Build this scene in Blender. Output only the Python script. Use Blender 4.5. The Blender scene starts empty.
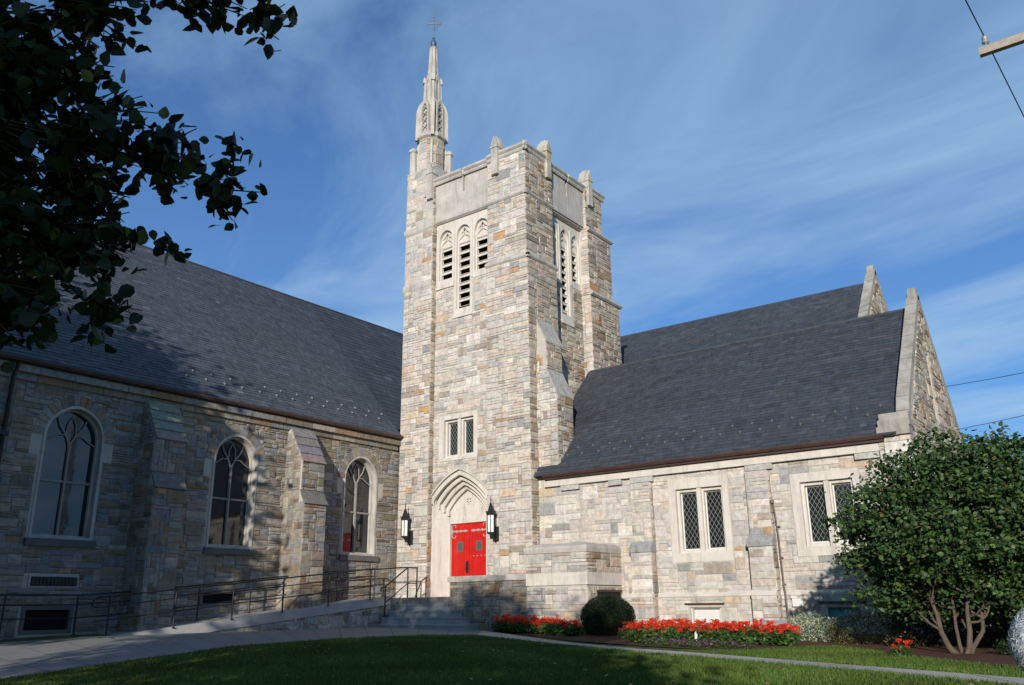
import bpy, math, random
import numpy as np
from mathutils import Vector, Matrix, noise
from mathutils.geometry import tessellate_polygon
rnd = random.Random(7)
nr = np.random.default_rng(11)
R = math.radians
scene = bpy.context.scene
COL = scene.collection

# ------------------------------------------------------------------ camera, sky, sun, exposure
# Units are metres; z = 0 is the photographer's eye level, the lawn by the church lies near z = -0.9.
cam_d = bpy.data.cameras.new('camera')
cam = bpy.data.objects.new('camera', cam_d)
COL.objects.link(cam)
YAW, PIT, ROL = R(-36.879), R(17.31), R(-0.634)
fw = Vector((math.sin(YAW)*math.cos(PIT), math.cos(YAW)*math.cos(PIT), math.sin(PIT)))
rt = Vector((math.cos(YAW), -math.sin(YAW), 0)); up = rt.cross(fw)
rt2 = rt*math.cos(ROL) + up*math.sin(ROL); up2 = -rt*math.sin(ROL) + up*math.cos(ROL)
cam.matrix_world = Matrix((( rt2.x, up2.x, -fw.x, 0), (rt2.y, up2.y, -fw.y, 0), (rt2.z, up2.z, -fw.z, 0), (0, 0, 0, 1)))
cam_d.sensor_width = 36; cam_d.lens = 850/1024*36; cam_d.clip_start = .1; cam_d.clip_end = 4000
scene.camera = cam

SUN_EL = R(14.5)
sun_to = Vector((.447*math.cos(SUN_EL), -.894*math.cos(SUN_EL), math.sin(SUN_EL)))   # towards the sun
sl = bpy.data.lights.new('sun', 'SUN'); sl.energy = 4.1; sl.angle = R(.55); sl.color = (1, .935, .845)
so = bpy.data.objects.new('sun', sl); COL.objects.link(so)
so.rotation_euler = (-sun_to).to_track_quat('-Z', 'Y').to_euler(); so.location = (20, -40, 30)

world = bpy.data.worlds.new('World'); scene.world = world; world.use_nodes = True
wt = world.node_tree; wt.nodes.clear()
def N(t, typ, **k):
    n = t.nodes.new(typ)
    for a, b in k.items():
        if hasattr(n, a): setattr(n, a, b)
        else: n.inputs[a].default_value = b
    return n
wo = N(wt, 'ShaderNodeOutputWorld'); bg = N(wt, 'ShaderNodeBackground'); bg.inputs['Strength'].default_value = .075
sky = N(wt, 'ShaderNodeTexSky'); sky.sky_type = 'NISHITA'; sky.sun_disc = False
sky.sun_elevation = SUN_EL; sky.sun_rotation = math.atan2(sun_to.x, sun_to.y)
sky.air_density = 1.0; sky.dust_density = .4; sky.ozone_density = 3.0; sky.altitude = 200
tc = N(wt, 'ShaderNodeTexCoord'); sx = N(wt, 'ShaderNodeSeparateXYZ')
wt.links.new(tc.outputs['Generated'], sx.inputs[0])
mz = N(wt, 'ShaderNodeMath', operation='ADD'); mz.inputs[1].default_value = .12; wt.links.new(sx.outputs['Z'], mz.inputs[0])
cm = N(wt, 'ShaderNodeCombineXYZ')
for i, a in enumerate('XY'):
    d = N(wt, 'ShaderNodeMath', operation='DIVIDE'); wt.links.new(sx.outputs[a], d.inputs[0]); wt.links.new(mz.outputs[0], d.inputs[1])
    wt.links.new(d.outputs[0], cm.inputs[i])
mp = N(wt, 'ShaderNodeMapping'); mp.inputs['Rotation'].default_value = (0, 0, R(62)); mp.inputs['Scale'].default_value = (.75, 1.5, 1)
wt.links.new(cm.outputs[0], mp.inputs['Vector'])
n1 = N(wt, 'ShaderNodeTexNoise'); n1.inputs['Scale'].default_value = .95; n1.inputs['Detail'].default_value = 9; n1.inputs['Roughness'].default_value = .58; n1.inputs['Distortion'].default_value = .7
wt.links.new(mp.outputs[0], n1.inputs['Vector'])
rp = N(wt, 'ShaderNodeMapRange'); rp.inputs['From Min'].default_value = .42; rp.inputs['From Max'].default_value = .77; rp.inputs['To Min'].default_value = .0; rp.inputs['To Max'].default_value = .80
wt.links.new(n1.outputs['Fac'], rp.inputs['Value'])
hz = N(wt, 'ShaderNodeMapRange'); hz.inputs['From Min'].default_value = .75; hz.inputs['From Max'].default_value = .0; hz.inputs['To Min'].default_value = .04; hz.inputs['To Max'].default_value = .44
wt.links.new(sx.outputs['Z'], hz.inputs['Value'])
ad = N(wt, 'ShaderNodeMath', operation='ADD', use_clamp=True); wt.links.new(rp.outputs[0], ad.inputs[0]); wt.links.new(hz.outputs[0], ad.inputs[1])
mx = N(wt, 'ShaderNodeMix', data_type='RGBA'); wt.links.new(ad.outputs[0], mx.inputs[0])
tn = N(wt, 'ShaderNodeMix', data_type='RGBA', blend_type='MULTIPLY'); tn.inputs[0].default_value = 1; tn.inputs[7].default_value = (.22, .80, 1.42, 1)
wt.links.new(sky.outputs[0], tn.inputs[6]); wt.links.new(tn.outputs[2], mx.inputs[6]); mx.inputs[7].default_value = (4.1, 6.4, 9.0, 1)
wt.links.new(mx.outputs[2], bg.inputs['Color']); wt.links.new(bg.outputs[0], wo.inputs[0])
scene.view_settings.view_transform = 'Standard'; scene.view_settings.look = 'None'
scene.view_settings.gamma = 1; scene.view_settings.exposure = 0.25; scene.view_settings.use_curve_mapping = False
scene.cycles.max_bounces = 6; scene.cycles.transparent_max_bounces = 12

# ------------------------------------------------------------------ materials
MATS = {}
def mat(name, base=(.5, .5, .5), rough=.8, attr=False, mott=0., mscale=3., mott2=None, bump=0., bscale=20., metal=0., spec=.5, stain=0., sheen=False, trans=0.):
    if name in MATS: return MATS[name]
    m = bpy.data.materials.new(name); m.use_nodes = True; t = m.node_tree; b = t.nodes['Principled BSDF']
    b.inputs['Roughness'].default_value = rough; b.inputs['Metallic'].default_value = metal
    b.inputs['Specular IOR Level'].default_value = spec
    rgb = N(t, 'ShaderNodeRGB'); rgb.outputs[0].default_value = (*base, 1); cur = rgb.outputs[0]
    if attr:
        a = N(t, 'ShaderNodeAttribute'); a.attribute_name = 'Col'
        mm = N(t, 'ShaderNodeMix', data_type='RGBA', blend_type='MULTIPLY'); mm.inputs[0].default_value = 1
        t.links.new(cur, mm.inputs[6]); t.links.new(a.outputs['Color'], mm.inputs[7]); cur = mm.outputs[2]
    co = N(t, 'ShaderNodeTexCoord')
    if mott:
        nz = N(t, 'ShaderNodeTexNoise'); nz.inputs['Scale'].default_value = mscale; nz.inputs['Detail'].default_value = 6; nz.inputs['Roughness'].default_value = .65
        t.links.new(co.outputs['Object'], nz.inputs['Vector'])
        mr = N(t, 'ShaderNodeMapRange'); mr.inputs['From Min'].default_value = .25; mr.inputs['From Max'].default_value = .75
        mr.inputs['To Min'].default_value = 1-mott; mr.inputs['To Max'].default_value = 1+mott
        t.links.new(nz.outputs['Fac'], mr.inputs['Value'])
        vm = N(t, 'ShaderNodeVectorMath', operation='SCALE'); t.links.new(cur, vm.inputs[0]); t.links.new(mr.outputs[0], vm.inputs['Scale']); cur = vm.outputs[0]
    if mott2:
        nz = N(t, 'ShaderNodeTexNoise'); nz.inputs['Scale'].default_value = mott2[1]; nz.inputs['Detail'].default_value = 5; nz.inputs['Roughness'].default_value = .7
        t.links.new(co.outputs['Object'], nz.inputs['Vector'])
        mr = N(t, 'ShaderNodeMapRange'); mr.inputs['From Min'].default_value = mott2[2]; mr.inputs['From Max'].default_value = mott2[3]
        t.links.new(nz.outputs['Fac'], mr.inputs['Value'])
        mm = N(t, 'ShaderNodeMix', data_type='RGBA'); t.links.new(mr.outputs[0], mm.inputs[0]); t.links.new(cur, mm.inputs[6]); mm.inputs[7].default_value = (*mott2[0], 1); cur = mm.outputs[2]
    if stain:
        mpp = N(t, 'ShaderNodeMapping'); mpp.inputs['Scale'].default_value = (1.6, 1.6, .22); t.links.new(co.outputs['Object'], mpp.inputs['Vector'])
        nz = N(t, 'ShaderNodeTexNoise'); nz.inputs['Scale'].default_value = 2.2; nz.inputs['Detail'].default_value = 7; nz.inputs['Roughness'].default_value = .7
        t.links.new(mpp.outputs[0], nz.inputs['Vector'])
        mr = N(t, 'ShaderNodeMapRange'); mr.inputs['From Min'].default_value = .5; mr.inputs['From Max'].default_value = .72; mr.inputs['To Max'].default_value = stain
        t.links.new(nz.outputs['Fac'], mr.inputs['Value'])
        mm = N(t, 'ShaderNodeMix', data_type='RGBA', blend_type='MULTIPLY'); t.links.new(mr.outputs[0], mm.inputs[0]); t.links.new(cur, mm.inputs[6]); mm.inputs[7].default_value = (.42, .40, .36, 1); cur = mm.outputs[2]
    t.links.new(cur, b.inputs['Base Color'])
    if bump:
        nz = N(t, 'ShaderNodeTexNoise'); nz.inputs['Scale'].default_value = bscale; nz.inputs['Detail'].default_value = 5
        t.links.new(co.outputs['Object'], nz.inputs['Vector'])
        bp = N(t, 'ShaderNodeBump'); bp.inputs['Strength'].default_value = bump; bp.inputs['Distance'].default_value = .03
        t.links.new(nz.outputs['Fac'], bp.inputs['Height']); t.links.new(bp.outputs[0], b.inputs['Normal'])
    if trans:
        tr = N(t, 'ShaderNodeBsdfTranslucent'); t.links.new(cur, tr.inputs[0])
        ms = N(t, 'ShaderNodeMixShader'); ms.inputs[0].default_value = trans
        t.links.new(b.outputs[0], ms.inputs[1]); t.links.new(tr.outputs[0], ms.inputs[2]); t.links.new(ms.outputs[0], t.nodes['Material Output'].inputs[0])
    MATS[name] = m; return m
STONE = mat('ashlar_stone', (1, 1, 1), .92, attr=True, mott=.32, mscale=7, stain=.5, bump=.7, bscale=9, spec=.25)
MORTAR = mat('mortar', (.44, .41, .36), .95, mott=.15, mscale=6, spec=.2)
LIME = mat('limestone', (.585, .54, .475), .88, mott=.12, mscale=2.5, stain=.5, bump=.15, bscale=25, spec=.25)
LIME2 = mat('weathered_limestone', (.45, .42, .375), .9, mott=.22, mscale=2, stain=.7, bump=.2, bscale=20, spec=.25)
TRACERY = mat('tracery_stone', (.27, .255, .23), .9, mott=.15, mscale=4, spec=.2)
GABLEST = mat('gable_stone', (.33, .31, .275), .9, mott=.3, mscale=2, stain=.6, bump=.3, bscale=14, spec=.25)
COPING = mat('dark_coping_stone', (.12, .118, .112), .9, mott=.25, mscale=3, stain=.4, bump=.25, bscale=18, spec=.25)
SLATE = mat('slate', (1, 1, 1), .62, attr=True, mott=.28, mscale=4, stain=.45, bump=.2, bscale=14, spec=.35)
COPPER = mat('brown_copper', (.055, .032, .026), .5, mott=.35, mscale=3, mott2=((.11, .05, .035), .5, .55, .75), spec=.4)
IRON = mat('black_iron', (.018, .018, .018), .5, spec=.4)
GLASS = mat('dark_glass', (.012, .014, .017), .04, spec=.9, bump=.06, bscale=2.2)
LEADED = mat('leaded_glass', (.014, .018, .018), .12, spec=.5, mott=.5, mscale=14)
LEAD = mat('lead_strip', (.24, .255, .25), .6, spec=.3)
DARK = mat('dark_interior', (.006, .006, .006), 1)
RED = mat('red_paint', (.50, .014, .011), .42, mott=.25, mscale=2.2, spec=.4, bump=.15, bscale=7)
STRAP = mat('silver_strap', (.42, .34, .33), .55, metal=.2)
LAMPG = mat('white_lamp_glass', (.78, .8, .78), .35)
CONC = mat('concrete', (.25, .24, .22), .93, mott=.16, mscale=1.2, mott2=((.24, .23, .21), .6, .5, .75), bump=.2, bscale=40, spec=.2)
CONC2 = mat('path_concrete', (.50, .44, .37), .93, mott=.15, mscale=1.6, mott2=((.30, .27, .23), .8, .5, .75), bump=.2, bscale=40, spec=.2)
STEPST = mat('step_stone', (.37, .365, .35), .9, mott=.2, mscale=3, bump=.2, bscale=20, spec=.2)
SOIL = mat('lawn_soil', (.08, .11, .028), 1, mott=.35, mscale=2.5, spec=.1)
MULCH = mat('bark_mulch', (.12, .065, .042), 1, mott=.5, mscale=16, bump=1, bscale=30, spec=.1)
GRASS = mat('grass_blade', (1, 1, 1), .75, attr=True, spec=.2, trans=.25)
LEAF = mat('leaf', (1, 1, 1), .5, attr=True, spec=.35, trans=.25)
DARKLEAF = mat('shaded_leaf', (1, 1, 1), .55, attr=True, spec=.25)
PETAL = mat('petal', (1, 1, 1), .6, attr=True, spec=.25, trans=.2)
BARK = mat('bark', (.13, .10, .075), .95, mott=.35, mscale=8, bump=.7, bscale=14, spec=.15)
PALEBARK = mat('pale_bark', (.10, .078, .058), .95, mott=.35, mscale=8, bump=.6, bscale=18, spec=.15)
WOOD = mat('weathered_timber', (.34, .29, .235), .9, mott=.25, mscale=6, bump=.3, bscale=30)
WIRE = mat('wire_black', (.02, .02, .022), .6)
BLUEM = mat('blue_patina', (.07, .11, .17), .5, metal=.3)
GREYM = mat('grey_metal', (.30, .33, .35), .5, metal=.2)
WHITE = mat('white_paint', (.62, .62, .58), .6, mott=.06)
TEAL = mat('teal_curtain', (.10, .36, .36), .7, mott=.5, mscale=9)

# ------------------------------------------------------------------ mesh helpers
class Fr:
    """wall frame: u along the wall, v up, n out of the wall"""
    def __init__(s, o, U, V, Nn): s.o, s.U, s.V, s.N = Vector(o), Vector(U), Vector(V), Vector(Nn)
    def p(s, u, v, n=0): return s.o + s.U*u + s.V*v + s.N*n
def front(y): return Fr((0, y, 0), (1, 0, 0), (0, 0, 1), (0, -1, 0))      # u = x, v = z
def east(x): return Fr((x, 0, 0), (0, 1, 0), (0, 0, 1), (1, 0, 0))        # u = y, v = z
def west(x): return Fr((x, 0, 0), (0, -1, 0), (0, 0, 1), (-1, 0, 0))      # u = -y
def back(y): return Fr((0, y, 0), (-1, 0, 0), (0, 0, 1), (0, 1, 0))
WLD = Fr((0, 0, 0), (1, 0, 0), (0, 1, 0), (0, 0, 1))
class MB:
    def __init__(s): s.v, s.f, s.m, s.c, s.sm = [], [], [], [], []
    def face(s, pts, mi=0, col=(1, 1, 1)):
        i = len(s.v); s.v += [tuple(p) for p in pts]; s.f.append(tuple(range(i, i+len(pts)))); s.m.append(mi); s.c.append(col); s.sm.append(False)
    def add(s, verts, faces, mi=0, col=(1, 1, 1), smooth=False):
        i = len(s.v); s.v += [tuple(p) for p in verts]
        for f in faces: s.f.append(tuple(i+k for k in f)); s.m.append(mi); s.c.append(col); s.sm.append(smooth)
    def box(s, x0, x1, y0, y1, z0, z1, mi=0, col=(1, 1, 1), F=WLD):
        c = [F.p(x, y, z) for z in (z0, z1) for y in (y0, y1) for x in (x0, x1)]
        s.add(c, [(0, 2, 3, 1), (4, 5, 7, 6), (0, 1, 5, 4), (1, 3, 7, 5), (3, 2, 6, 7), (2, 0, 4, 6)], mi, col)
    def slab(s, F, outer, holes=(), n0=-.1, n1=0, mi=0, col=(1, 1, 1), backf=True):
        polys = [[Vector((a, b, 0)) for a, b in l] for l in (outer, *holes)]
        flat = [p for l in polys for p in l]; tri = tessellate_polygon(polys)
        fr = [F.p(p.x, p.y, n1) for p in flat]; bk = [F.p(p.x, p.y, n0) for p in flat]
        nn = len(flat); fs = []
        for a, b, c in tri:
            ar = (flat[b]-flat[a]).cross(flat[c]-flat[a]).z
            if abs(ar) < 1e-9: continue
            if ar < 0: b, c = c, b
            fs.append((a, b, c))
            if backf: fs.append((nn+a, nn+c, nn+b))
        k = 0
        for li, l in enumerate(polys):
            area = sum(l[i].x*l[(i+1) % len(l)].y-l[(i+1) % len(l)].x*l[i].y for i in range(len(l)))
            for i in range(len(l)):
                a, b = k+i, k+(i+1) % len(l)
                if (area > 0) == (li == 0): fs.append((a, nn+a, nn+b, b))
                else: fs.append((a, b, nn+b, nn+a))
            k += len(l)
        s.add(fr+bk, fs, mi, col)
    def prism(s, pts2, F, n0, n1, mi=0, col=(1, 1, 1)): s.slab(F, pts2, (), n0, n1, mi, col)
    def tube(s, pts, r, k=6, mi=0, col=(1, 1, 1), cap=True, smooth=True):
        pts = [Vector(p) for p in pts]; rr = r if isinstance(r, (list, tuple)) else [r]*len(pts)
        V = []; a0 = None
        for i, p in enumerate(pts):
            d = (pts[min(i+1, len(pts)-1)]-pts[max(i-1, 0)]).normalized()
            if a0 is None: a0 = d.orthogonal().normalized()
            a0 = (a0-d*a0.dot(d)); a0 = a0.normalized() if a0.length > 1e-6 else d.orthogonal().normalized(); b0 = d.cross(a0)
            V += [p+(a0*math.cos(2*math.pi*j/k)+b0*math.sin(2*math.pi*j/k))*rr[i] for j in range(k)]
        fs = [(i*k+j, i*k+(j+1) % k, (i+1)*k+(j+1) % k, (i+1)*k+j) for i in range(len(pts)-1) for j in range(k)]
        s.add(V, fs, mi, col, smooth)
        if cap:
            s.add(V[:k], [tuple(range(k-1, -1, -1))], mi, col); s.add(V[-k:], [tuple(range(k))], mi, col)
    def lathe(s, c, prof, k=8, mi=0, col=(1, 1, 1), rot=0., smooth=False):
        V = [(c[0]+r*math.cos(rot+2*math.pi*j/k), c[1]+r*math.sin(rot+2*math.pi*j/k), c[2]+z) for r, z in prof for j in range(k)]
        fs = [(i*k+j, i*k+(j+1) % k, (i+1)*k+(j+1) % k, (i+1)*k+j) for i in range(len(prof)-1) for j in range(k)]
        fs.append(tuple((len(prof)-1)*k+j for j in range(k)))
        s.add(V, fs, mi, col, smooth)
    def build(s, name, mats, parent=None, label=None):
        if not isinstance(mats, (list, tuple)): mats = [mats]
        me = bpy.data.meshes.new(name); me.from_pydata(s.v, [], s.f)
        for m in mats: me.materials.append(m)
        if s.f:
            me.polygons.foreach_set('material_index', s.m); me.polygons.foreach_set('use_smooth', s.sm)
            ca = me.color_attributes.new('Col', 'FLOAT_COLOR', 'CORNER')
            cnt = np.array([len(f) for f in s.f]); col = np.repeat(np.array([(*c[:3], 1) for c in s.c], 'f'), cnt, axis=0)
            ca.data.foreach_set('color', col.ravel())
        me.update(); o = bpy.data.objects.new(name, me); COL.objects.link(o)
        if parent is not None: attach(o, parent)
        if label: o['label'] = label
        return o
def world_of(o):
    M = o.matrix_basis.copy()
    return world_of(o.parent) @ o.matrix_parent_inverse @ M if o.parent else M
def attach(o, parent):
    """meshes are written in world coordinates; this keeps them there under their parent"""
    o.parent = parent; o.matrix_parent_inverse = world_of(parent).inverted()
def thing(name, label, cat, loc, group=None):
    o = bpy.data.objects.new(name, None); COL.objects.link(o); o.location = loc; o.empty_display_size = .3
    return tag(o, label, cat, group)
def tag(o, label, cat, group=None):
    o['label'] = label; o['category'] = cat
    if group: o['group'] = group
    return o
def struct(o, label=None):
    o['kind'] = 'structure'
    if label: o['label'] = label
    return o
def copy_tree(o, parent=None):
    c = o.copy(); COL.objects.link(c)
    if parent is not None: c.parent = parent
    for ch in [x for x in bpy.data.objects if x.parent == o]: copy_tree(ch, c)
    return c

# ---- arches
def arc_half(half, rise, n=9, k=.0):
    d = (rise*rise-half*half)/(2*half); Rr = half+d; a1 = math.atan2(rise, d) if True else 0
    out = []
    for i in range(n+1):
        t = i/n; a = t*math.atan2(rise, d)
        x, y = -d+Rr*math.cos(a), Rr*math.sin(a)
        lx, ly = half*(1-t), rise*t
        out.append((x*(1-k)+lx*k, y*(1-k)+ly*k))
    out[-1] = (0, rise); return out
def arch(cx, half, v0, vs, va, n=9, k=0.):
    h = arc_half(half, va-vs, n, k)
    return [(cx-half, v0), (cx+half, v0)] + [(cx+x, vs+y) for x, y in h] + [(cx-x, vs+y) for x, y in reversed(h[:-1])]
def in_arch(u, v, cx, half, v0, vs, va, k=0.):
    if v < v0 or v > va or abs(u-cx) > half: return False
    if v <= vs: return True
    h = arc_half(half, va-vs, 12, k); x = abs(u-cx)
    for (x0, y0), (x1, y1) in zip(h, h[1:]):
        if x1 <= x <= x0: return v-vs <= y0+(y1-y0)*((x0-x)/(x0-x1+1e-9))
    return True

# ---- ashlar
PT = [((.475, .455, .425), 24), ((.50, .46, .41), 20), ((.43, .42, .40), 14), ((.39, .385, .375), 9), ((.485, .425, .38), 9), ((.55, .53, .49), 8), ((.42, .27, .155), 1.6), ((.33, .29, .25), 5), ((.29, .295, .30), 4), ((.49, .40, .31), 3.5)]
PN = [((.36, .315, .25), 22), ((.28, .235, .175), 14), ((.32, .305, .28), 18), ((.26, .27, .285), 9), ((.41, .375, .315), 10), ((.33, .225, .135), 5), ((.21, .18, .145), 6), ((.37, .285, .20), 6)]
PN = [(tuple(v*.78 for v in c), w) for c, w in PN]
PD = [((.36, .34, .31), 10), ((.28, .27, .26), 10), ((.43, .40, .36), 8), ((.25, .22, .18), 5), ((.40, .33, .25), 4)]
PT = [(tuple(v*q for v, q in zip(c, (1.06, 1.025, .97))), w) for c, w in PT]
PT_GRAZED = [(tuple(v*q for v, q in zip(c, (.86, .81, .74))), w) for c, w in PT]+[((.30, .21, .14), 5), ((.26, .22, .17), 8)]  # grazing light on east faces put into the stone colours, plus some brown stones
def pick(P):
    t = rnd.random()*sum(w for _, w in P)
    for c, w in P:
        t -= w
        if t <= 0: break
    g = rnd.uniform(.88, 1.09); return tuple(x*g*rnd.uniform(.97, 1.03) for x in c)
def ashlar(mb, F, u0, u1, v0, v1, keep=None, cu=.145, cv=.105, relief=.02, rough=.012, pal=None, mi=1, gap=.007, wide=(2, 6), hw=(34, 42, 20, 4)):
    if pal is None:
        pal = PT_GRAZED if F.N.x > .5 else PT
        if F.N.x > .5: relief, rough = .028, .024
    nu = max(1, round((u1-u0)/cu)); nv = max(1, round((v1-v0)/cv)); cu = (u1-u0)/nu; cv = (v1-v0)/nv
    occ = np.zeros((nv, nu), bool)
    if keep:
        for r in range(nv):
            for c in range(nu):
                if not keep(u0+(c+.5)*cu, v0+(r+.5)*cv): occ[r, c] = True
    for r in range(nv):
        c = 0
        while c < nu:
            if occ[r, c]: c += 1; continue
            h = rnd.choices((1, 2, 3, 4), hw)[0]; h = min(h, nv-r)
            w = rnd.randint(*wide) + (1 if h == 1 and rnd.random() < .4 else 0); w = max(1, min(w, nu-c))
            if nu-c-w == 1: w += 1
            ww = 0
            while ww < w and not occ[r, c+ww]: ww += 1
            w = ww; hh = 1
            while hh < h and not occ[r+hh, c:c+w].any(): hh += 1
            h = hh; occ[r:r+h, c:c+w] = True
            a0, a1, b0, b1 = u0+c*cu+gap, u0+(c+w)*cu-gap, v0+r*cv+gap*.8, v0+(r+h)*cv-gap*.8
            n = relief*rnd.uniform(.5, 1.3); e = min(.014, (b1-b0)*.2)
            q = [(a0, b0), (a1, b0), (a1, b1), (a0, b1)]; qi = [(a0+e, b0+e), (a1-e, b0+e), (a1-e, b1-e), (a0+e, b1-e)]
            V = [F.p(a, b, -.02) for a, b in q]+[F.p(a, b, n*.55) for a, b in q] + [F.p(a+rnd.uniform(-.004, .004), b+rnd.uniform(-.004, .004), n+rnd.uniform(-rough, rough)*.6) for a, b in qi]
            V.append(F.p((a0+a1)/2+rnd.uniform(-.2, .2)*(a1-a0), (b0+b1)/2+rnd.uniform(-.2, .2)*(b1-b0), n+rnd.uniform(0, rough)*1.2))
            fs = []
            for i in range(4):
                j = (i+1) % 4; fs += [(i, j, 4+j, 4+i), (4+i, 4+j, 8+j, 8+i), (8+i, 8+j, 12)]
            mb.add(V, fs, mi, pick(pal)); c += w

def voussoirs(mb, F, cx, half, vs, va, depth, n=11, relief=.035, pal=PN, mi=1, k=0.):
    """ring of radial stones round a pointed arch"""
    inn = arc_half(half, va-vs, n, k); out = arc_half(half+depth, va-vs+depth*1.05, n, k)
    for sgn in (1, -1):
        for i in range(n):
            q = [inn[i], out[i], out[i+1], inn[i+1]]
            g = .06; m = (sum(a for a, _ in q)/4, sum(b for _, b in q)/4)
            q = [(a+(m[0]-a)*g, b+(m[1]-b)*g) for a, b in q]
            q = [(cx+sgn*a, vs+b) for a, b in q]
            if sgn < 0: q = q[::-1]
            mb.slab(F, q, (), -.02, relief*rnd.uniform(.7, 1.1), mi, pick(pal))

def slates(mb, P0, P1, Q0, Q1, cw=.24, ch=.17, base=(.054, .062, .074), skip=None):
    """slate courses between eave line P0-P1 and ridge line Q0-Q1"""
    P0, P1, Q0, Q1 = map(Vector, (P0, P1, Q0, Q1))
    L = (P1-P0).length; S = ((Q0-P0).length+(Q1-P1).length)/2; ns = round(S/ch); nrm = (P1-P0).cross(Q0-P0).normalized()
    mb.face([P0, P1, Q1, Q0], 0, (.02, .02, .022))
    for i in range(ns):
        t0, t1 = i/ns, (i+1.0)/ns; A, B = P0.lerp(Q0, t0), P1.lerp(Q1, t0); C, D = P0.lerp(Q0, t1), P1.lerp(Q1, t1)
        u = -rnd.random()*cw; rowg = rnd.uniform(.9, 1.08)
        while u < L:
            w = cw*rnd.uniform(.75, 1.25); a, b = max(0, u)/L, min(L, u+w-.006)/L; u += w
            if b <= a: continue
            if skip and skip(A.lerp(B, (a+b)/2)): continue
            g = rowg*rnd.choice((.85, .92, .96, 1, 1, 1.04, 1.08, 1.18))*rnd.uniform(.96, 1.04)*(1.45 if rnd.random() < .006 else 1); tint = rnd.uniform(-.003, .003)
            col = (base[0]*g+tint, base[1]*g, base[2]*g-tint)
            lift = .016+rnd.uniform(-.004, .006)
            p = [A.lerp(B, a)+nrm*lift, A.lerp(B, b)+nrm*lift, C.lerp(D, b)+nrm*.004, C.lerp(D, a)+nrm*.004]
            mb.add(p+[A.lerp(B, a), A.lerp(B, b)], [(0, 1, 2, 3), (4, 5, 1, 0)], 0, col)

# ---- leaf clouds
TPL_LEAF = (np.array([(0, -.5, 0), (.32, -.32, .07), (.42, 0, .1), (.22, .34, .05), (0, .6, -.03), (-.22, .34, .05), (-.42, 0, .1), (-.32, -.32, .07)]), [(0, 1, 2, 3, 4), (0, 4, 5, 6, 7)])
TPL_SMALL = (np.array([(0, -.5, 0), (.3, 0, .06), (0, .55, 0), (-.3, 0, .06)]), [(0, 1, 2), (0, 2, 3)])
TPL_STRAND = (np.array([(0, -.5, 0), (.05, 0, .12), (0, .5, 0), (-.05, 0, .12)]), [(0, 1, 2, 3)])
TPL_QUAD = (np.array([(0, -.5, 0), (.34, 0, .05), (0, .5, 0), (-.34, 0, .05)]), [(0, 1, 2, 3)])
def cloud(name, P, size, cols, m, tpl=TPL_SMALL, normal=None, tilt=1., parent=None, smin=.5):
    P = np.asarray(P, float); n = len(P)
    nrm = nr.normal(size=(n, 3))*tilt
    if normal is not None: nrm = nrm + np.asarray(normal)
    nrm /= np.linalg.norm(nrm, axis=1)[:, None]+1e-9
    a = np.cross(nrm, nr.normal(size=(n, 3))); a /= np.linalg.norm(a, axis=1)[:, None]+1e-9; b = np.cross(nrm, a)
    s = size*nr.uniform(smin, 1.25, n)[:, None, None]
    T, Fs = tpl
    V = P[:, None, :]+s*(T[None, :, 0:1]*a[:, None]+T[None, :, 1:2]*b[:, None]+T[None, :, 2:3]*nrm[:, None])
    k = len(T); loops = []; starts = []; tot = []
    off = (np.arange(n)*k)[:, None]
    tp = np.concatenate([np.array(f) for f in Fs]); li = (off+tp[None]).ravel()
    lens = np.array([len(f) for f in Fs]); tot = np.tile(lens, n); st = np.concatenate([[0], np.cumsum(tot)[:-1]])
    me = bpy.data.meshes.new(name); me.vertices.add(n*k); me.vertices.foreach_set('co', V.reshape(-1))
    me.loops.add(len(li)); me.loops.foreach_set('vertex_index', li.astype('i')); me.polygons.add(len(tot))
    me.polygons.foreach_set('loop_start', st.astype('i')); me.polygons.foreach_set('loop_total', tot.astype('i'))
    me.update(calc_edges=True); me.materials.append(m)
    ca = me.color_attributes.new('Col', 'FLOAT_COLOR', 'CORNER'); c = np.asarray(cols, float)
    if c.ndim == 1: c = np.tile(c, (n, 1))
    c = c*nr.uniform(.72, 1.3, n)[:, None]
    cc = np.ones((n, 4)); cc[:, :3] = c; ca.data.foreach_set('color', np.repeat(cc, lens.sum(), axis=0).ravel().astype('f'))
    o = bpy.data.objects.new(name, me); COL.objects.link(o)
    if parent is not None: attach(o, parent)
    return o
def blob(c, r, n, hollow=.0):
    d = nr.normal(size=(n, 3)); d /= np.linalg.norm(d, axis=1)[:, None]
    q = nr.uniform(hollow**3, 1, n)**(1/3)
    return np.array(c)+d*q[:, None]*np.array(r)
def choose_cols(n, pal, w): return np.array(pal)[nr.choice(len(pal), n, p=np.array(w)/sum(w))]

def gz(x, y):
    b = np.interp(x, [-24, -22, -18, -12, 0], [-.60, -.62, -.74, -.87, -.92])
    return float(b-.05*min(max(12-y, 0), 14))
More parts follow.
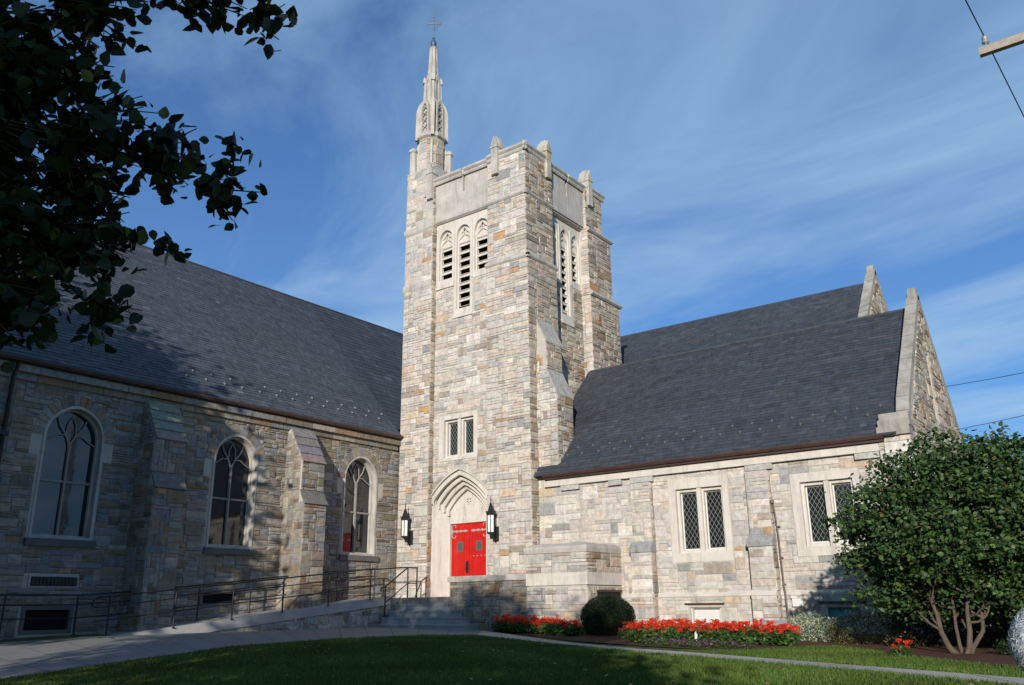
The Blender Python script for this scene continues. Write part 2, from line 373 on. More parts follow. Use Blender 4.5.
# ------------------------------------------------------------------ ground, paths
def sheet(name, poly, lift, m, n=1):
    """flat-lying polygon draped on the terrain"""
    mb = MB(); tri = tessellate_polygon([[Vector((a, b, 0)) for a, b in poly]])
    P = [(a, b, gz(a, b)+lift) for a, b in poly]; mb.add(P, [t for t in tri], 0)
    return mb.build(name, m)
def dense(pts, step=.6):
    out = []
    for (a, b), (c, d) in zip(pts, pts[1:]):
        k = max(1, int(math.hypot(c-a, d-b)/step)); out += [(a+(c-a)*i/k, b+(d-b)*i/k) for i in range(k)]
    return out+[pts[-1]]
def strip(name, A, B, lift, m, skirt=0., joint=3):
    """ribbon between two edge lines A and B, following the terrain"""
    mb = MB(); k = 60
    def samp(L, t):
        d = [0]
        for p, q in zip(L, L[1:]): d.append(d[-1]+math.hypot(q[0]-p[0], q[1]-p[1]))
        s = t*d[-1]
        for i in range(len(L)-1):
            if s <= d[i+1]+1e-9:
                f = (s-d[i])/(d[i+1]-d[i]); return L[i][0]+(L[i+1][0]-L[i][0])*f, L[i][1]+(L[i+1][1]-L[i][1])*f
    rows = []; ts = sorted(set([i/k for i in range(k+1)]+[(i+.5)/k*1. for i in range(0)])); tl = []
    for t in ts: tl.append((t, True)); (0 < t < 1 and ts.index(t) % joint == 0) and tl.append((t+.0009, False))
    for t, _ in tl:
        a, b = samp(A, t), samp(B, t); r = []
        for j in range(5):
            x, y = a[0]+(b[0]-a[0])*j/4, a[1]+(b[1]-a[1])*j/4; r.append((x, y, gz(x, y)+lift))
        if skirt: r = [(r[0][0], r[0][1], r[0][2]-skirt)]+r+[(r[-1][0], r[-1][1], r[-1][2]-skirt)]
        rows.append(r)
    w = len(rows[0]); V = [p for r in rows for p in r]
    fs = [(i*w+j, (i+1)*w+j, (i+1)*w+j+1, i*w+j+1) for i in range(len(rows)-1) for j in range(w-1) if tl[i+1][1]]
    mb.add(V, fs, 0); return mb.build(name, m)
xs = sorted(set([-600, -300, -150, -90, -60, -40]+[x*1. for x in range(-30, 12)]+[16, 24, 40, 80, 150, 300, 600]))
ys = sorted(set([-600, -300, -150, -90, -60, -40, -25, -15, -8]+[y*1. for y in range(-4, 32)]+[40, 60, 90, 150, 300, 700]))
mb = MB(); mb.add([(x, y, gz(x, y)) for y in ys for x in xs], [(j*len(xs)+i, j*len(xs)+i+1, (j+1)*len(xs)+i+1, (j+1)*len(xs)+i) for j in range(len(ys)-1) for i in range(len(xs)-1)])
struct(mb.build('ground', SOIL), 'green lawn ground around the church')
WN = [(-15.1, 3.5), (-15.7, 6.9), (-16.2, 8.8), (-16.5, 10.6), (-17.2, 13.3), (-17.9, 16.2), (-17.6, 19.0), (-16.6, 20.2)]
WF = [(-25.2, 3.5), (-24.6, 8.5), (-22.8, 11.2), (-22.75, 13.5), (-22.75, 17.5), (-22.7, 21.9), (-20, 22.3), (-18.5, 22.9)]
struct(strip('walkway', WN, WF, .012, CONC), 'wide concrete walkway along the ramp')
PF = [(-18.5, 22.9), (-15.6, 20.9), (-12.9, 19.1), (-9.7, 17.1), (-7.5, 16.0), (-4.2, 14.1), (-1.7, 12.75), (3, 10.2), (14, 4)]
PN_ = [(-16.6, 20.2), (-14.9, 19.4), (-12.1, 17.9), (-8.6, 15.75), (-6.9, 14.85), (-3.7, 13.05), (-1.3, 11.6), (2.4, 9.2), (13.2, 3)]
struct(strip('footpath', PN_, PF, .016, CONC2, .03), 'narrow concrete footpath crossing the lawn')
BED = [(-18.3, 23.15), (-15.6, 21.3), (-12.9, 19.5), (-10.0, 18.05), (-7.6, 17.0), (-7.1, 17.8), (-6.9, 19.4), (-6.2, 20.0), (-5.0, 18.4), (-4.3, 17.2), (-3.2, 15.9), (-2.2, 14.8), (0, 14.5), (3, 15), (3, 25.3), (-20, 25.3)]
sheet_o = struct(sheet('mulch_bed', BED, .02, MULCH), 'brown bark mulch in the planting beds')

# ------------------------------------------------------------------ the church
church = thing('church', 'grey and tan stone church with a square tower, red door and slate roofs', 'church', (-21, 28, -.8))
TX0, TX1, TY0, TY1 = -24.6, -18.0, 25.0, 31.0
XN = -24.75; YW = 25.45
SW = [MORTAR, STONE, LIME]
# --- tower walls
mb = MB()
# centre panel of the front is recessed to y = 25.28, doorway and windows cut out of it
DOORC = -21.56
dooro = arch(DOORC, 1.44, -.9, 4.17, 5.12, 10, .72)
winT = [(-22.62, 5.6), (-20.72, 5.6), (-20.72, 7.35), (-22.62, 7.35)]
FC = front(25.28)
bel = [(-23.0, 13.05), (-21.97, 13.05), (-21.97, 11.6), (-20.97, 11.6), (-20.97, 13.05), (-20.0, 13.05), (-20.0, 15.98), (-23.0, 15.98)]
mb.slab(FC, [(-23.2, -.9), (-19.8, -.9), (-19.8, 18.0), (-23.2, 18.0)], [[(DOORC-1.44, -.85), (DOORC+1.44, -.85)]+dooro[2:], winT, bel], -.35, 0)
def keepC(u, v):
    if in_arch(u, v, DOORC, 1.5, -1, 4.17, 5.18, .72): return False
    if -22.68 < u < -20.66 and 5.52 < v < 7.42: return False
    if v > 13.0 and v < 16.1: return False
    if -21.98 < u < -20.88 and v > 11.55: return False
    return v < 15.9
ashlar(mb, FC, -23.0, -20.0, -.85, 15.98, keepC)
# stair turret (left) and corner piers
mb.box(-24.6, -23.0, 25.02, 27.6, -1, 18.9)
ashlar(mb, front(25.0), -24.6, -23.0, -.85, 13.25, None, wide=(2, 5)); ashlar(mb, front(25.03), -24.6, -23.05, 13.25, 18.9, None, wide=(2, 5))
ashlar(mb, east(-23.0), 25.0, 25.28, -.8, 18.3, None, wide=(1, 2))
ashlar(mb, west(-24.6), -27.6, -25.0, 5, 18.9, None)
ashlar(mb, east(-23.03), 25.55, 27.6, 18.2, 18.9, None)
mb.box(-20.0, -17.96, 25.0, 27.0, -1, 13.25); mb.box(-20.0, -18.06, 25.06, 26.95, 13.25, 18.0)
ashlar(mb, front(24.99), -20.0, -17.94, -.85, 13.22); ashlar(mb, east(-17.95), 24.97, 27.0, -.85, 13.22)
ashlar(mb, front(25.05), -19.97, -18.05, 13.3, 17.95); ashlar(mb, east(-18.05), 25.04, 26.95, 13.3, 17.95)
# rear pier on the right, three stages stepping out
for z0, z1, ye, xe in ((-1, 13.0, 32.05, -17.95), (13.0, 16.0, 31.6, -18.0), (16.0, 18.0, 31.05, -18.05)):
    mb.box(-19.2, xe-.02, 29.65, ye, z0, z1)
    ashlar(mb, east(xe-.02), 29.63, ye, max(z0, 5), z1, None); ashlar(mb, front(29.64), -18.45, xe, max(z0, 8), z1, None, wide=(1, 3))
# recessed right panel
FE = east(-18.42)
belE = [(27.05, 13.1), (28.0, 13.1), (28.0, 11.4), (28.85, 11.4), (28.85, 13.1), (29.6, 13.1), (29.6, 15.95), (27.05, 15.95)]
mb.slab(FE, [(26.5, -1), (29.9, -1), (29.9, 18), (26.5, 18)], [belE], -.35, 0)
ashlar(mb, FE, 26.95, 29.65, 4, 15.95, lambda u, v: not (v > 13.05 or (27.95 < u < 28.9 and v > 11.35)))
# core and the sides nobody sees from here
mb.slab(west(-24.55), [(-31, -1), (-27.5, -1), (-27.5, 18), (-31, 18)], (), -.3, 0); mb.slab(back(31.0), [(18.4, -1), (24.5, -1), (24.5, 18), (18.4, 18)], (), -.3, 0)
ashlar(mb, west(-24.56), -31.0, -27.6, 5, 18, None, cu=.2, cv=.15); ashlar(mb, back(31.02), 18.4, 24.5, 9, 18, None, cu=.2, cv=.15)
mb.box(-24.4, -18.5, 25.6, 30.8, 17.3, 17.5)
mb.build('tower_wall', SW, church)
# --- side buttress of the tower, above the wing's eave
mb = MB(); FB = front(25.47)
st = [(-18.0, -.9), (-17.07, -.9), (-17.07, 7.6), (-17.5, 8.55), (-17.5, 9.75), (-18.0, 10.75)]
mb.slab(FB, st, (), -1.05, -.015)
def kb(u, v): return u < -17.07 and (v < 7.6 or u < -17.07-(v-7.6)*.45) and (v < 9.7 or u < -17.5-(v-9.75)*.5)
ashlar(mb, FB, -17.97, -17.07, -.85, 9.7, kb, wide=(1, 4)); ashlar(mb, east(-17.07), 25.47, 26.52, 3, 7.55, None, wide=(1, 4)); ashlar(mb, east(-17.5), 25.47, 26.52, 8.6, 9.7, None, wide=(1, 4))
for a, b, c, d in ((-17.03, 7.58, -17.52, 8.66), (-17.46, 9.72, -18.0, 10.85)):
    mb.add([FB.p(a, b, .03), FB.p(c, d, .03), FB.p(c, d, -1.1), FB.p(a, b, -1.1), FB.p(a-.0, b-.07, .03), FB.p(c, d-.09, .03), FB.p(c, d-.09, -1.1), FB.p(a, b-.07, -1.1)],
           [(0, 3, 2, 1), (0, 1, 5, 4), (0, 4, 7, 3), (3, 7, 6, 2), (4, 5, 6, 7)], 1, (.40, .385, .35))
mb.build('buttress', SW, church)
# --- string courses on the tower
mb = MB()
def course(mb, F, u0, u1, v, h=.2, out=.1, mi=0, slope=.1):
    P = [(-.02, v-h), (out*.45, v-h), (out, v-h+.07), (out, v-slope*.4), (-.02, v+slope*.7)]
    V = [F.p(u, z, n) for u in (u0, u1) for n, z in P]; k = len(P)
    mb.add(V, [(i, k+i, k+(i+1) % k, (i+1) % k) for i in range(k)]+[tuple(range(k)), tuple(range(2*k-1, k-1, -1))], mi)
mb = MB(); course(mb, front(25.0), -20.02, -17.85, 13.3); course(mb, east(-17.95), 24.9, 27.02, 13.3); mb.build('string_course', LIME2, church)
mb = MB(); course(mb, front(25.05), -20.02, -17.95, 16.08, .16); course(mb, east(-18.05), 24.95, 26.97, 16.08, .16); mb.build('string_course', LIME2, church)
mb = MB(); course(mb, east(-18.0), 29.62, 31.7, 16.08, .16, .12); mb.build('string_course', LIME2, church)
mb = MB(); course(mb, east(-17.95), 29.6, 32.15, 13.08, .2, .13); mb.build('string_course', LIME2, church)
mb = MB(); course(mb, front(25.03), -24.68, -23.0, 16.1, .28, .06); mb.build('string_course', LIME2, church)
mb = MB(); course(mb, front(25.0), -24.66, -23.0, 13.4, .3, .05); mb.build('string_course', LIME2, church)
mb = MB(); course(mb, FC, -23.0, -20.0, 16.12, .16, .16); mb.build('string_course', LIME2, church)
mb = MB(); course(mb, FE, 26.95, 29.65, 16.12, .16, .2); mb.build('string_course', LIME2, church)
# --- parapet: smooth panels with a centre slit, moulded coping
for F, u0, u1, uc in ((front(25.14), -23.02, -19.98, -21.35), (east(-18.16), 26.93, 29.66, 28.25)):
    mb = MB(); mb.slab(F, [(u0, 16.1), (uc-.07, 16.1), (uc-.07, 17.0), (uc-.07, 18.05), (u0, 18.05)], (), -.3, 0)
    mb.slab(F, [(uc+.07, 16.1), (u1, 16.1), (u1, 18.05), (uc+.07, 18.05)], (), -.3, 0)
    mb.slab(F, [(uc-.07, 16.1), (uc+.07, 16.1), (uc+.07, 17.1), (uc-.07, 17.1)], (), -.3, -.004)
    mb.slab(F, [(uc-.07, 17.1), (uc+.07, 17.1), (uc+.07, 18.05), (uc-.07, 18.05)], (), -.3, -.2)
    mb.build('parapet', LIME2, church)
mb = MB()
def cope(F, u0, u1, v, out=.12):
    course(mb, F, u0, u1, v-.14, .14, out*.55, 0, .02); course(mb, F, u0, u1, v+.06, .18, out, 0, .12)
cope(front(25.08), -23.0, -21.42, 18.1); cope(front(25.08), -21.28, -20.0, 18.1)
cope(front(25.03), -19.97, -17.9, 18.17); cope(east(-18.03), 24.9, 26.75, 18.17)
cope(east(-18.12), 26.75, 28.18, 18.1); cope(east(-18.12), 28.32, 29.7, 18.1); cope(east(-18.03), 29.7, 31.2, 18.17)
mb.box(-24.5, -18.1, 25.1, 25.5, 17.9, 18.14); mb.box(-18.5, -18.1, 25.4, 31.1, 17.9, 18.15); mb.box(-24.4, -18.3, 30.7, 31.1, 17.9, 18.14); mb.box(-24.6, -24.2, 27, 30.7, 17.9, 18.14)
mb.build('parapet_coping', LIME2, church)
# --- pinnacles on the parapet
def fin(F, u, mossy=False):
    mb = MB(); c = (1, 1, 1)
    side = [(-.16, 17.2), (.16, 17.2), (.16, 18.62), (.0, 19.0), (-.16, 18.62)]
    mb.slab(F, [(u+a, b) for a, b in side], (), -.42, .13, 0)
    mb.slab(F, [(u-.2, 18.5), (u+.2, 18.5), (u+.17, 18.66), (u, 19.06), (u-.17, 18.66)], (), -.3, -.02, 0)
    mb.box(u-.19, u+.19, 18.42, 18.5, -.44, .16, F=F)
    return mb.build('pinnacle', MOSSY if mossy else LIME2, church)
MOSSY = mat('mossy_limestone', (.45, .42, .36), .9, mott=.2, mscale=3, mott2=((.30, .25, .07), 2.2, .45, .6), bump=.2, bscale=20)
fin(front(25.0), -19.5); fin(front(25.0), -23.15); o = fin(east(-18.02), 26.6, True); o['label'] = 'pinnacle patched with yellow moss'; fin(east(-18.02), 29.9)

# --- belfry openings: stone tracery, louvres
def belfry(F, cols, topv, lows, name='belfry_opening', outline=None):
    mb = MB(); holes = [arch(c, hw, lo, topv-.42, topv, 7) for c, hw, lo in cols]
    mb.slab(F, outline, holes, -.22, .02, 0)
    mb.slab(F, [(outline[0][0], outline[0][1]-.12), (outline[1][0], outline[1][1]-.12), (outline[1][0], outline[1][1]+.02), (outline[0][0], outline[0][1]+.02)], (), -.1, .07, 0)
    mb.slab(F, [(outline[2][0]-.03, outline[2][1]-.14), (outline[3][0]+.03, outline[2][1]-.14), (outline[3][0]+.03, outline[2][1]+.02), (outline[2][0]-.03, outline[2][1]+.02)], (), -.1, .07, 0)
    for c, hw, lo in cols:      # cusped heads
        h = topv-.42
        mb.slab(F, arch(c, hw+.01, h-.24, h, topv, 7), [[(c+.085*math.cos(t*.785), h+.19+.10*math.sin(t*.785)) for t in range(8)]], -.2, -.12, 0)
        mb.slab(F, arch(c, hw+.01, h-.26, h, topv, 7), (), -.3, -.2, 0)
        mb.tube([F.p(c+.11*math.cos(t*.785), h+.19+.12*math.sin(t*.785), -.1) for t in range(9)], .022, 4)
        for s in (-1, 1):
            pts = [(c+s*(hw-.04)*math.cos(a), h+.04+.28*math.sin(a)*1.0) for a in [0, .4, .8, 1.2]]
            mb.slab(F, [(c+s*hw, h-.3), (c+s*hw, h-.05), (c+s*.05, h+.07), (c+s*.02, h-.02), (c+s*hw*.5, h-.12)][::s], (), -.2, -.06, 0)
        mb.tube([F.p(c-hw*.95, h-.05, -.08), F.p(c-hw*.3, h+.16, -.08), F.p(c, h+.34, -.08), F.p(c+hw*.3, h+.16, -.08), F.p(c+hw*.95, h-.05, -.08)], .035, 5)
    for c, hw, lo in cols:
        for s in (-1, 1): mb.slab(F, [(c+s*hw-.07, lo), (c+s*hw+.07, lo), (c+s*hw+.07, topv-.5), (c+s*hw-.07, topv-.5)], (), -.2, -.07, 0)
    for i in range(len(cols)+1):   # slender shafts between the lancets
        u = (cols[i-1][0]+cols[i][0])/2 if 0 < i < len(cols) else (cols[0][0]-cols[0][1]-.1 if i == 0 else cols[-1][0]+cols[-1][1]+.1)
        mb.slab(F, [(u-.035, outline[0][1]+.05), (u+.035, outline[0][1]+.05), (u+.035, topv+.08), (u-.035, topv+.08)], (), 0, .055, 0)
    o = mb.build(name, LIME, church)
    for c, hw, lo in cols:
        lb = MB(); z = topv-.58
        while z > lo+.1:
            a = [(-.10, z-.22), (-.10, z-.26), (-.27, z-.16), (-.27, z-.12)]
            V = [F.p(u, zz, n) for u in (c-hw, c+hw) for n, zz in a]; lb.add(V, [(0, 4, 5, 1), (1, 5, 6, 2), (2, 6, 7, 3), (3, 7, 4, 0)], 0)
            lb.slab(F, [(c-hw, z-.355), (c+hw, z-.355), (c+hw, z-.235), (c-hw, z-.235)], (), -.13, -.10, 0)
            z -= .357
        lb.slab(F, [(c-hw, lo-.02), (c+hw, lo-.02), (c+hw, z+.14), (c-hw, z+.14)], (), -.2, -.1, 0)
        lb.slab(F, [(c-hw, topv-.78), (c+hw, topv-.78), (c+hw, topv-.62), (c-hw, topv-.62)], (), -.13, -.10, 0)
        lb.build('louvre', LIME, o)
    db = MB(); db.slab(F, outline, (), -.42, -.4, 0); db.build('belfry_darkness', DARK, o)
belfry(FC, [(-22.45, .37, 13.33), (-21.47, .37, 11.85), (-20.49, .37, 13.33)], 15.62, None, outline=bel)
belfry(FE, [(27.5, .31, 13.4), (28.38, .31, 11.7), (29.22, .30, 13.4)], 15.62, None, outline=belE)

# --- spirelet over the stair turret
SC = (-23.95, 25.85); spire = MB()
C8 = R(22.5)
def ringbox(mb, c, r0, r1, z0, z1, k=8, rot=C8, mi=0): mb.lathe((c[0], c[1], 0), [(r0, z0), (r1, z1)], k, mi, rot=rot)
def octstone(mb, c, r, z0, z1):
    ap = r*math.cos(C8)
    for j in range(8):
        a = j*math.pi/4; U = (-math.sin(a), math.cos(a), 0); Nn = (math.cos(a), math.sin(a), 0)
        F = Fr((c[0]+ap*math.cos(a), c[1]+ap*math.sin(a), 0), U, (0, 0, 1), Nn); h = r*math.sin(C8)
        ashlar(mb, F, -h, h, z0, z1, None, cu=.14, cv=.12, wide=(2, 4))
sp = MB(); sp.lathe((SC[0], SC[1], 0), [(.58, 18.0), (.56, 20.75)], 8, 0, rot=C8); octstone(sp, SC, .58, 18.0, 20.7)
for s in ((-1, -1), (1, -1), (1, 1), (-1, 1)): pass
spo = sp.build('spire', SW, church)
lm = MB()
lm.lathe((SC[0], SC[1], 0), [(.60, 20.66), (.72, 20.75), (.72, 20.86), (.55, 21.05)], 8, 0, rot=C8)
lm.lathe((SC[0], SC[1], 0), [(.48, 20.9), (.43, 22.8)], 8, 0, rot=C8)
for j in range(4):   # broad traceried faces with buttress ribs between
    a = j*math.pi/2; U = (-math.sin(a), math.cos(a), 0); Nn = (math.cos(a), math.sin(a), 0)
    F = Fr((SC[0], SC[1], 0), U, (0, 0, 1), Nn)
    lm.slab(F, [(-.27, 20.9), (.27, 20.9), (.22, 22.5), (0, 22.9), (-.22, 22.5)], [arch(0, .16, 21.05, 22.2, 22.6, 5)], .42, .52, 0)
    lm.slab(F, [(-.2, 22.7), (.0, 23.9), (.2, 22.7)], (), .2, .26, 0)
    for z in (21.2, 21.55, 21.9, 22.25):
        lm.tube([F.p(-.16, z, .47), F.p(0, z+.17, .49), F.p(.16, z, .47)], .03, 4); lm.tube([F.p(-.16, z+.3, .47), F.p(0, z+.13, .49), F.p(.16, z+.3, .47)], .03, 4)
    a += math.pi/4; D = Vector((math.cos(a), math.sin(a), 0)); T = Vector((-math.sin(a), math.cos(a), 0))
    Fd = Fr((SC[0], SC[1], 0), D, (0, 0, 1), T)
    lm.slab(Fd, [(.4, 20.75), (.76, 20.75), (.74, 22.2), (.68, 22.45), (.60, 22.65), (.46, 22.85), (.3, 22.9)], (), -.08, .08, 0)
    lm.slab(Fd, [(.2, 22.7), (.44, 22.7), (.40, 23.8), (.34, 24.1), (.2, 24.2)], (), -.06, .06, 0)
    lm.slab(Fd, [(.32, 23.85), (.46, 23.85), (.46, 24.0), (.39, 24.2), (.32, 24.0)], (), -.08, .08, 0)
lm.lathe((SC[0], SC[1], 0), [(.35, 22.7), (.29, 24.1)], 8, 0, rot=C8)
lm.lathe((SC[0], SC[1], 0), [(.33, 23.98), (.28, 24.15), (.24, 24.3), (.16, 25.8), (.2, 25.87), (.12, 25.95)], 8, 0, rot=C8)
for j in range(8):
    a = j*math.pi/4+C8; lm.tube([(SC[0]+.25*math.cos(a), SC[1]+.25*math.sin(a), 24.2), (SC[0]+.165*math.cos(a), SC[1]+.165*math.sin(a), 25.82)], .03, 4)
for j in range(4):
    a = j*math.pi/2; F = Fr((SC[0], SC[1], 0), (-math.sin(a), math.cos(a), 0), (0, 0, 1), (math.cos(a), math.sin(a), 0))
    lm.slab(F, [(-.19, 22.7), (.19, 22.7), (.16, 23.95), (0, 24.35), (-.16, 23.95)], [arch(0, .09, 22.9, 23.7, 24.0, 5)], .27, .33, 0)
lm.build('lantern_stage', LIME2, spo)
pz = 18.9
for sx_, sy_ in ((-1, -1), (1, -1), (1, 1), (-1, 1)):   # corner pinnacles, each with a little flying buttress
    pb = MB(); x, y = SC[0]+sx_*.56, SC[1]+sy_*.6
    zt = 20.15 if (sx_, sy_) in ((-1, -1), (1, 1), (-1, 1)) else 18.75
    pb.lathe((x, y, 0), [(.18, 18.6), (.16, zt-.1), (.21, zt-.06), (.21, zt+.05), (.1, zt+.16)], 8, 0, rot=C8)
    D = Vector((-sx_, -sy_, 0)).normalized(); Fd = Fr((x, y, 0), D, (0, 0, 1), D.cross(Vector((0, 0, 1))))
    pb.slab(Fd, [(.0, 18.4), (.4, 18.4), (.32, 20.7), (.2, 20.5), (.05, zt-.1)], (), -.05, .05, 0)
    pb.build('pinnacle', LIME2, spo)
gb = MB()   # gablet facing the courtyard corner
F = Fr((-23.28, 25.22, 0), (.707, .707, 0), (0, 0, 1), (.707, -.707, 0))
gb.slab(F, [(-.33, 17.4), (.33, 17.4), (.33, 18.5), (0, 19.15), (-.33, 18.5)], (), -.4, .12, 0)
gb.build('gablet', LIME2, spo)
fb = MB(); cx, cy = SC
fb.lathe((cx, cy, 0), [(.05, 25.9), (.13, 26.03), (.15, 26.15), (.12, 26.28), (.05, 26.38), (.08, 26.46), (.03, 26.5)], 10, 0, smooth=True)
fb.build('finial_ball', BLUEM, spo)
cb = MB(); cb.tube([(cx, cy, 26.3), (cx, cy, 27.95)], .022, 6)
Dx = Vector((.8, .6, 0)); P = lambda a, z: Vector((cx, cy, 27.3+(z-27.5)*.85))+Dx*a*.85
cb.tube([P(-.34, 27.5), P(.34, 27.5)], .028, 6); cb.tube([P(0, 27.1), P(0, 27.98)], .032, 6)
for s in (-1, 1):
    cb.tube([P(s*.34, 27.38), P(s*.40, 27.5), P(s*.34, 27.62)], .022, 5)
    cb.tube([P(s*.02, 27.2), P(s*.16, 27.26), P(s*.24, 27.38), P(s*.26, 27.5), P(s*.24, 27.62), P(s*.16, 27.72), P(s*.02, 27.78)], .016, 5)
    cb.tube([P(s*.05, 27.02), P(s*.14, 27.1), P(s*.06, 27.18)], .014, 5)
cb.tube([P(-.08, 27.9), P(0, 28.02), P(.08, 27.9)], .02, 5)
cb.build('cross', mat('grey_iron', (.16, .18, .21), .5, metal=.4), spo)

# --- tower window
def leaded(F, u0, u1, v0, v1, n, parent, d=.23, r=.006):
    g = MB(); g.slab(F, [(u0, v0), (u1, v0), (u1, v1), (u0, v1)], (), n-.02, n, 0); g.build('window_glass', LEADED, parent)
    l = MB(); w, h = u1-u0, v1-v0; dx = w/round(w/(d*.62)); dy = dx*1.55; sl_ = dy/dx
    # two families of slanting lead strips, clipped to the light
    c = -w*sl_
    while c < h:
        pts = []
        for s in (1, -1):
            ua, va = 0, c; ub, vb = w, c+w*sl_
            if va < 0: ua, va = ua+(0-va)/sl_, 0
            if vb > h: ub, vb = ub-(vb-h)/sl_, h
            if ub-ua > .01:
                A, B = (u0+ua, v0+va), (u0+ub, v0+vb)
                if s < 0: A, B = (u1-ua, v0+va), (u1-ub, v0+vb)
                l.tube([F.p(A[0], A[1], n+.006), F.p(B[0], B[1], n+.006)], r, 4, cap=False, smooth=False)
        c += dy*1.0
    l.build('lead_lattice', LEAD, parent)
def twolight(name, F, u0, u1, v0, v1, lights, depth=.24, sill=.0):
    """limestone surround with two square-headed lights"""
    mb = MB(); holes = [[(a, b), (c, b), (c, d), (a, d)] for a, b, c, d in lights]
    a0 = min(l[0] for l in lights)-.09; a1 = max(l[2] for l in lights)+.09; b0 = min(l[1] for l in lights)-.1; b1 = max(l[3] for l in lights)+.1
    mb.slab(F, [(u0, v0), (u1, v0), (u1, v1), (u0, v1)], [[(a0, b0), (a1, b0), (a1, b1), (a0, b1)]], -.2, .035, 0)
    # stepped inner order with the lights
    mb.slab(F, [(a0, b0), (a1, b0), (a1, b1), (a0, b1)], holes, -depth-.12, -.09, 0)
    m = (lights[0][2]+lights[1][0])/2
    mb.slab(F, [(m-.07, b0), (m+.07, b0), (m+.07, b1), (m-.07, b1)], (), -.09, .0, 0)
    o = mb.build(name, LIME, church)
    for a, b, c, d in lights:
        leaded(F, a, c, b, d, -depth, o)
        fr = MB(); fr.slab(F, [(a, b), (c, b), (c, d), (a, d)], [[(a+.035, b+.04), (c-.035, b+.04), (c-.035, d-.04), (a+.035, d-.04)]], -depth-.02, -depth+.03, 0)
        fr.build('window_frame', WHITE, o)
    return o
twolight('window', FC, -22.66, -20.68, 5.56, 7.4, [(-22.32, 5.78, -21.78, 7.12), (-21.5, 5.78, -20.96, 7.12)])

# --- doorway: moulded orders, tympanum, red doors
mb = MB()
k_ = .72
for i, (hw, vs, va, n0, n1) in enumerate(((1.44, 4.17, 5.12, -.14, .05), (1.30, 4.03, 4.94, -.28, -.12), (1.17, 3.90, 4.77, -.42, -.27), (1.05, 3.78, 4.62, -.60, -.42))):
    a = arch(DOORC, hw, vs-.25, vs, va, 12, k_)[2:]; b = arch(DOORC, hw-.12, vs-.25, vs-.1, va-.15, 12, k_)[2:]
    a = [(DOORC+hw, vs-.3)]+a+[(DOORC-hw, vs-.3)]; b = [(DOORC+hw-.12, vs-.3)]+b+[(DOORC-hw+.12, vs-.3)]
    mb.slab(FC, a+b[::-1], (), n0, n1, 0)
    mb.tube([FC.p(u, v, n1) for u, v in b], .028, 6)
for s in (-1, 1):    # plain splayed jambs with a small outer fillet
    q = [(1.45, .05), (1.33, .05), (1.28, -.05), (1.0, -.52), (1.0, -.72), (1.45, -.72)]
    V = [FC.p(DOORC+s*u, z, n) for z in (-.85, 3.92) for u, n in q]; k = len(q)
    fs = [(j, (j+1) % k, k+(j+1) % k, k+j) for j in range(k)]+[tuple(range(k-1, -1, -1)), tuple(range(k, 2*k))]
    mb.add(V, fs if s < 0 else [f[::-1] for f in fs], 0)
hood = arch(DOORC, 1.47, 4.1, 4.18, 5.16, 12, k_)[2:]
hh = [(a, b) for a, b in hood]; out_ = [(DOORC+(a-DOORC)*1.03, 4.12+(b-4.12)*1.07) for a, b in hh]
mb.slab(FC, hh+out_[::-1], (), -.05, .12, 0)
ty = arch(DOORC, .99, 3.18, 3.70, 4.50, 12, k_)
mb.slab(FC, ty, (), -.66, -.56, 0)
mb.box(DOORC-.98, DOORC+.98, 3.16, 3.34, -.60, -.52, F=FC)
for s in (-1, 1):   # jambs behind the orders, beside the leaves
    mb.box(DOORC+s*1.0-.07, DOORC+s*1.0+.07, .36, 3.2, -.72, -.5, F=FC)
for k in range(6):
    a = k*math.pi/3; mb.slab(FC, [(DOORC+.1*math.cos(a)+.07*math.cos(t*math.pi/4), 4.02+.1*math.sin(a)+.07*math.sin(t*math.pi/4)) for t in range(8)], (), -.57, -.535, 0)
for s in (-1, 1): mb.slab(FC, [(DOORC+s*.62+.06*math.cos(t*math.pi/3), 3.72+.07*math.sin(t*math.pi/3)) for t in range(6)], (), -.57, -.54, 0)
mb.box(DOORC-1.5, DOORC+1.5, -.9, .36, -1.0, .02, F=FC)
dw = mb.build('doorway', LIME, church)
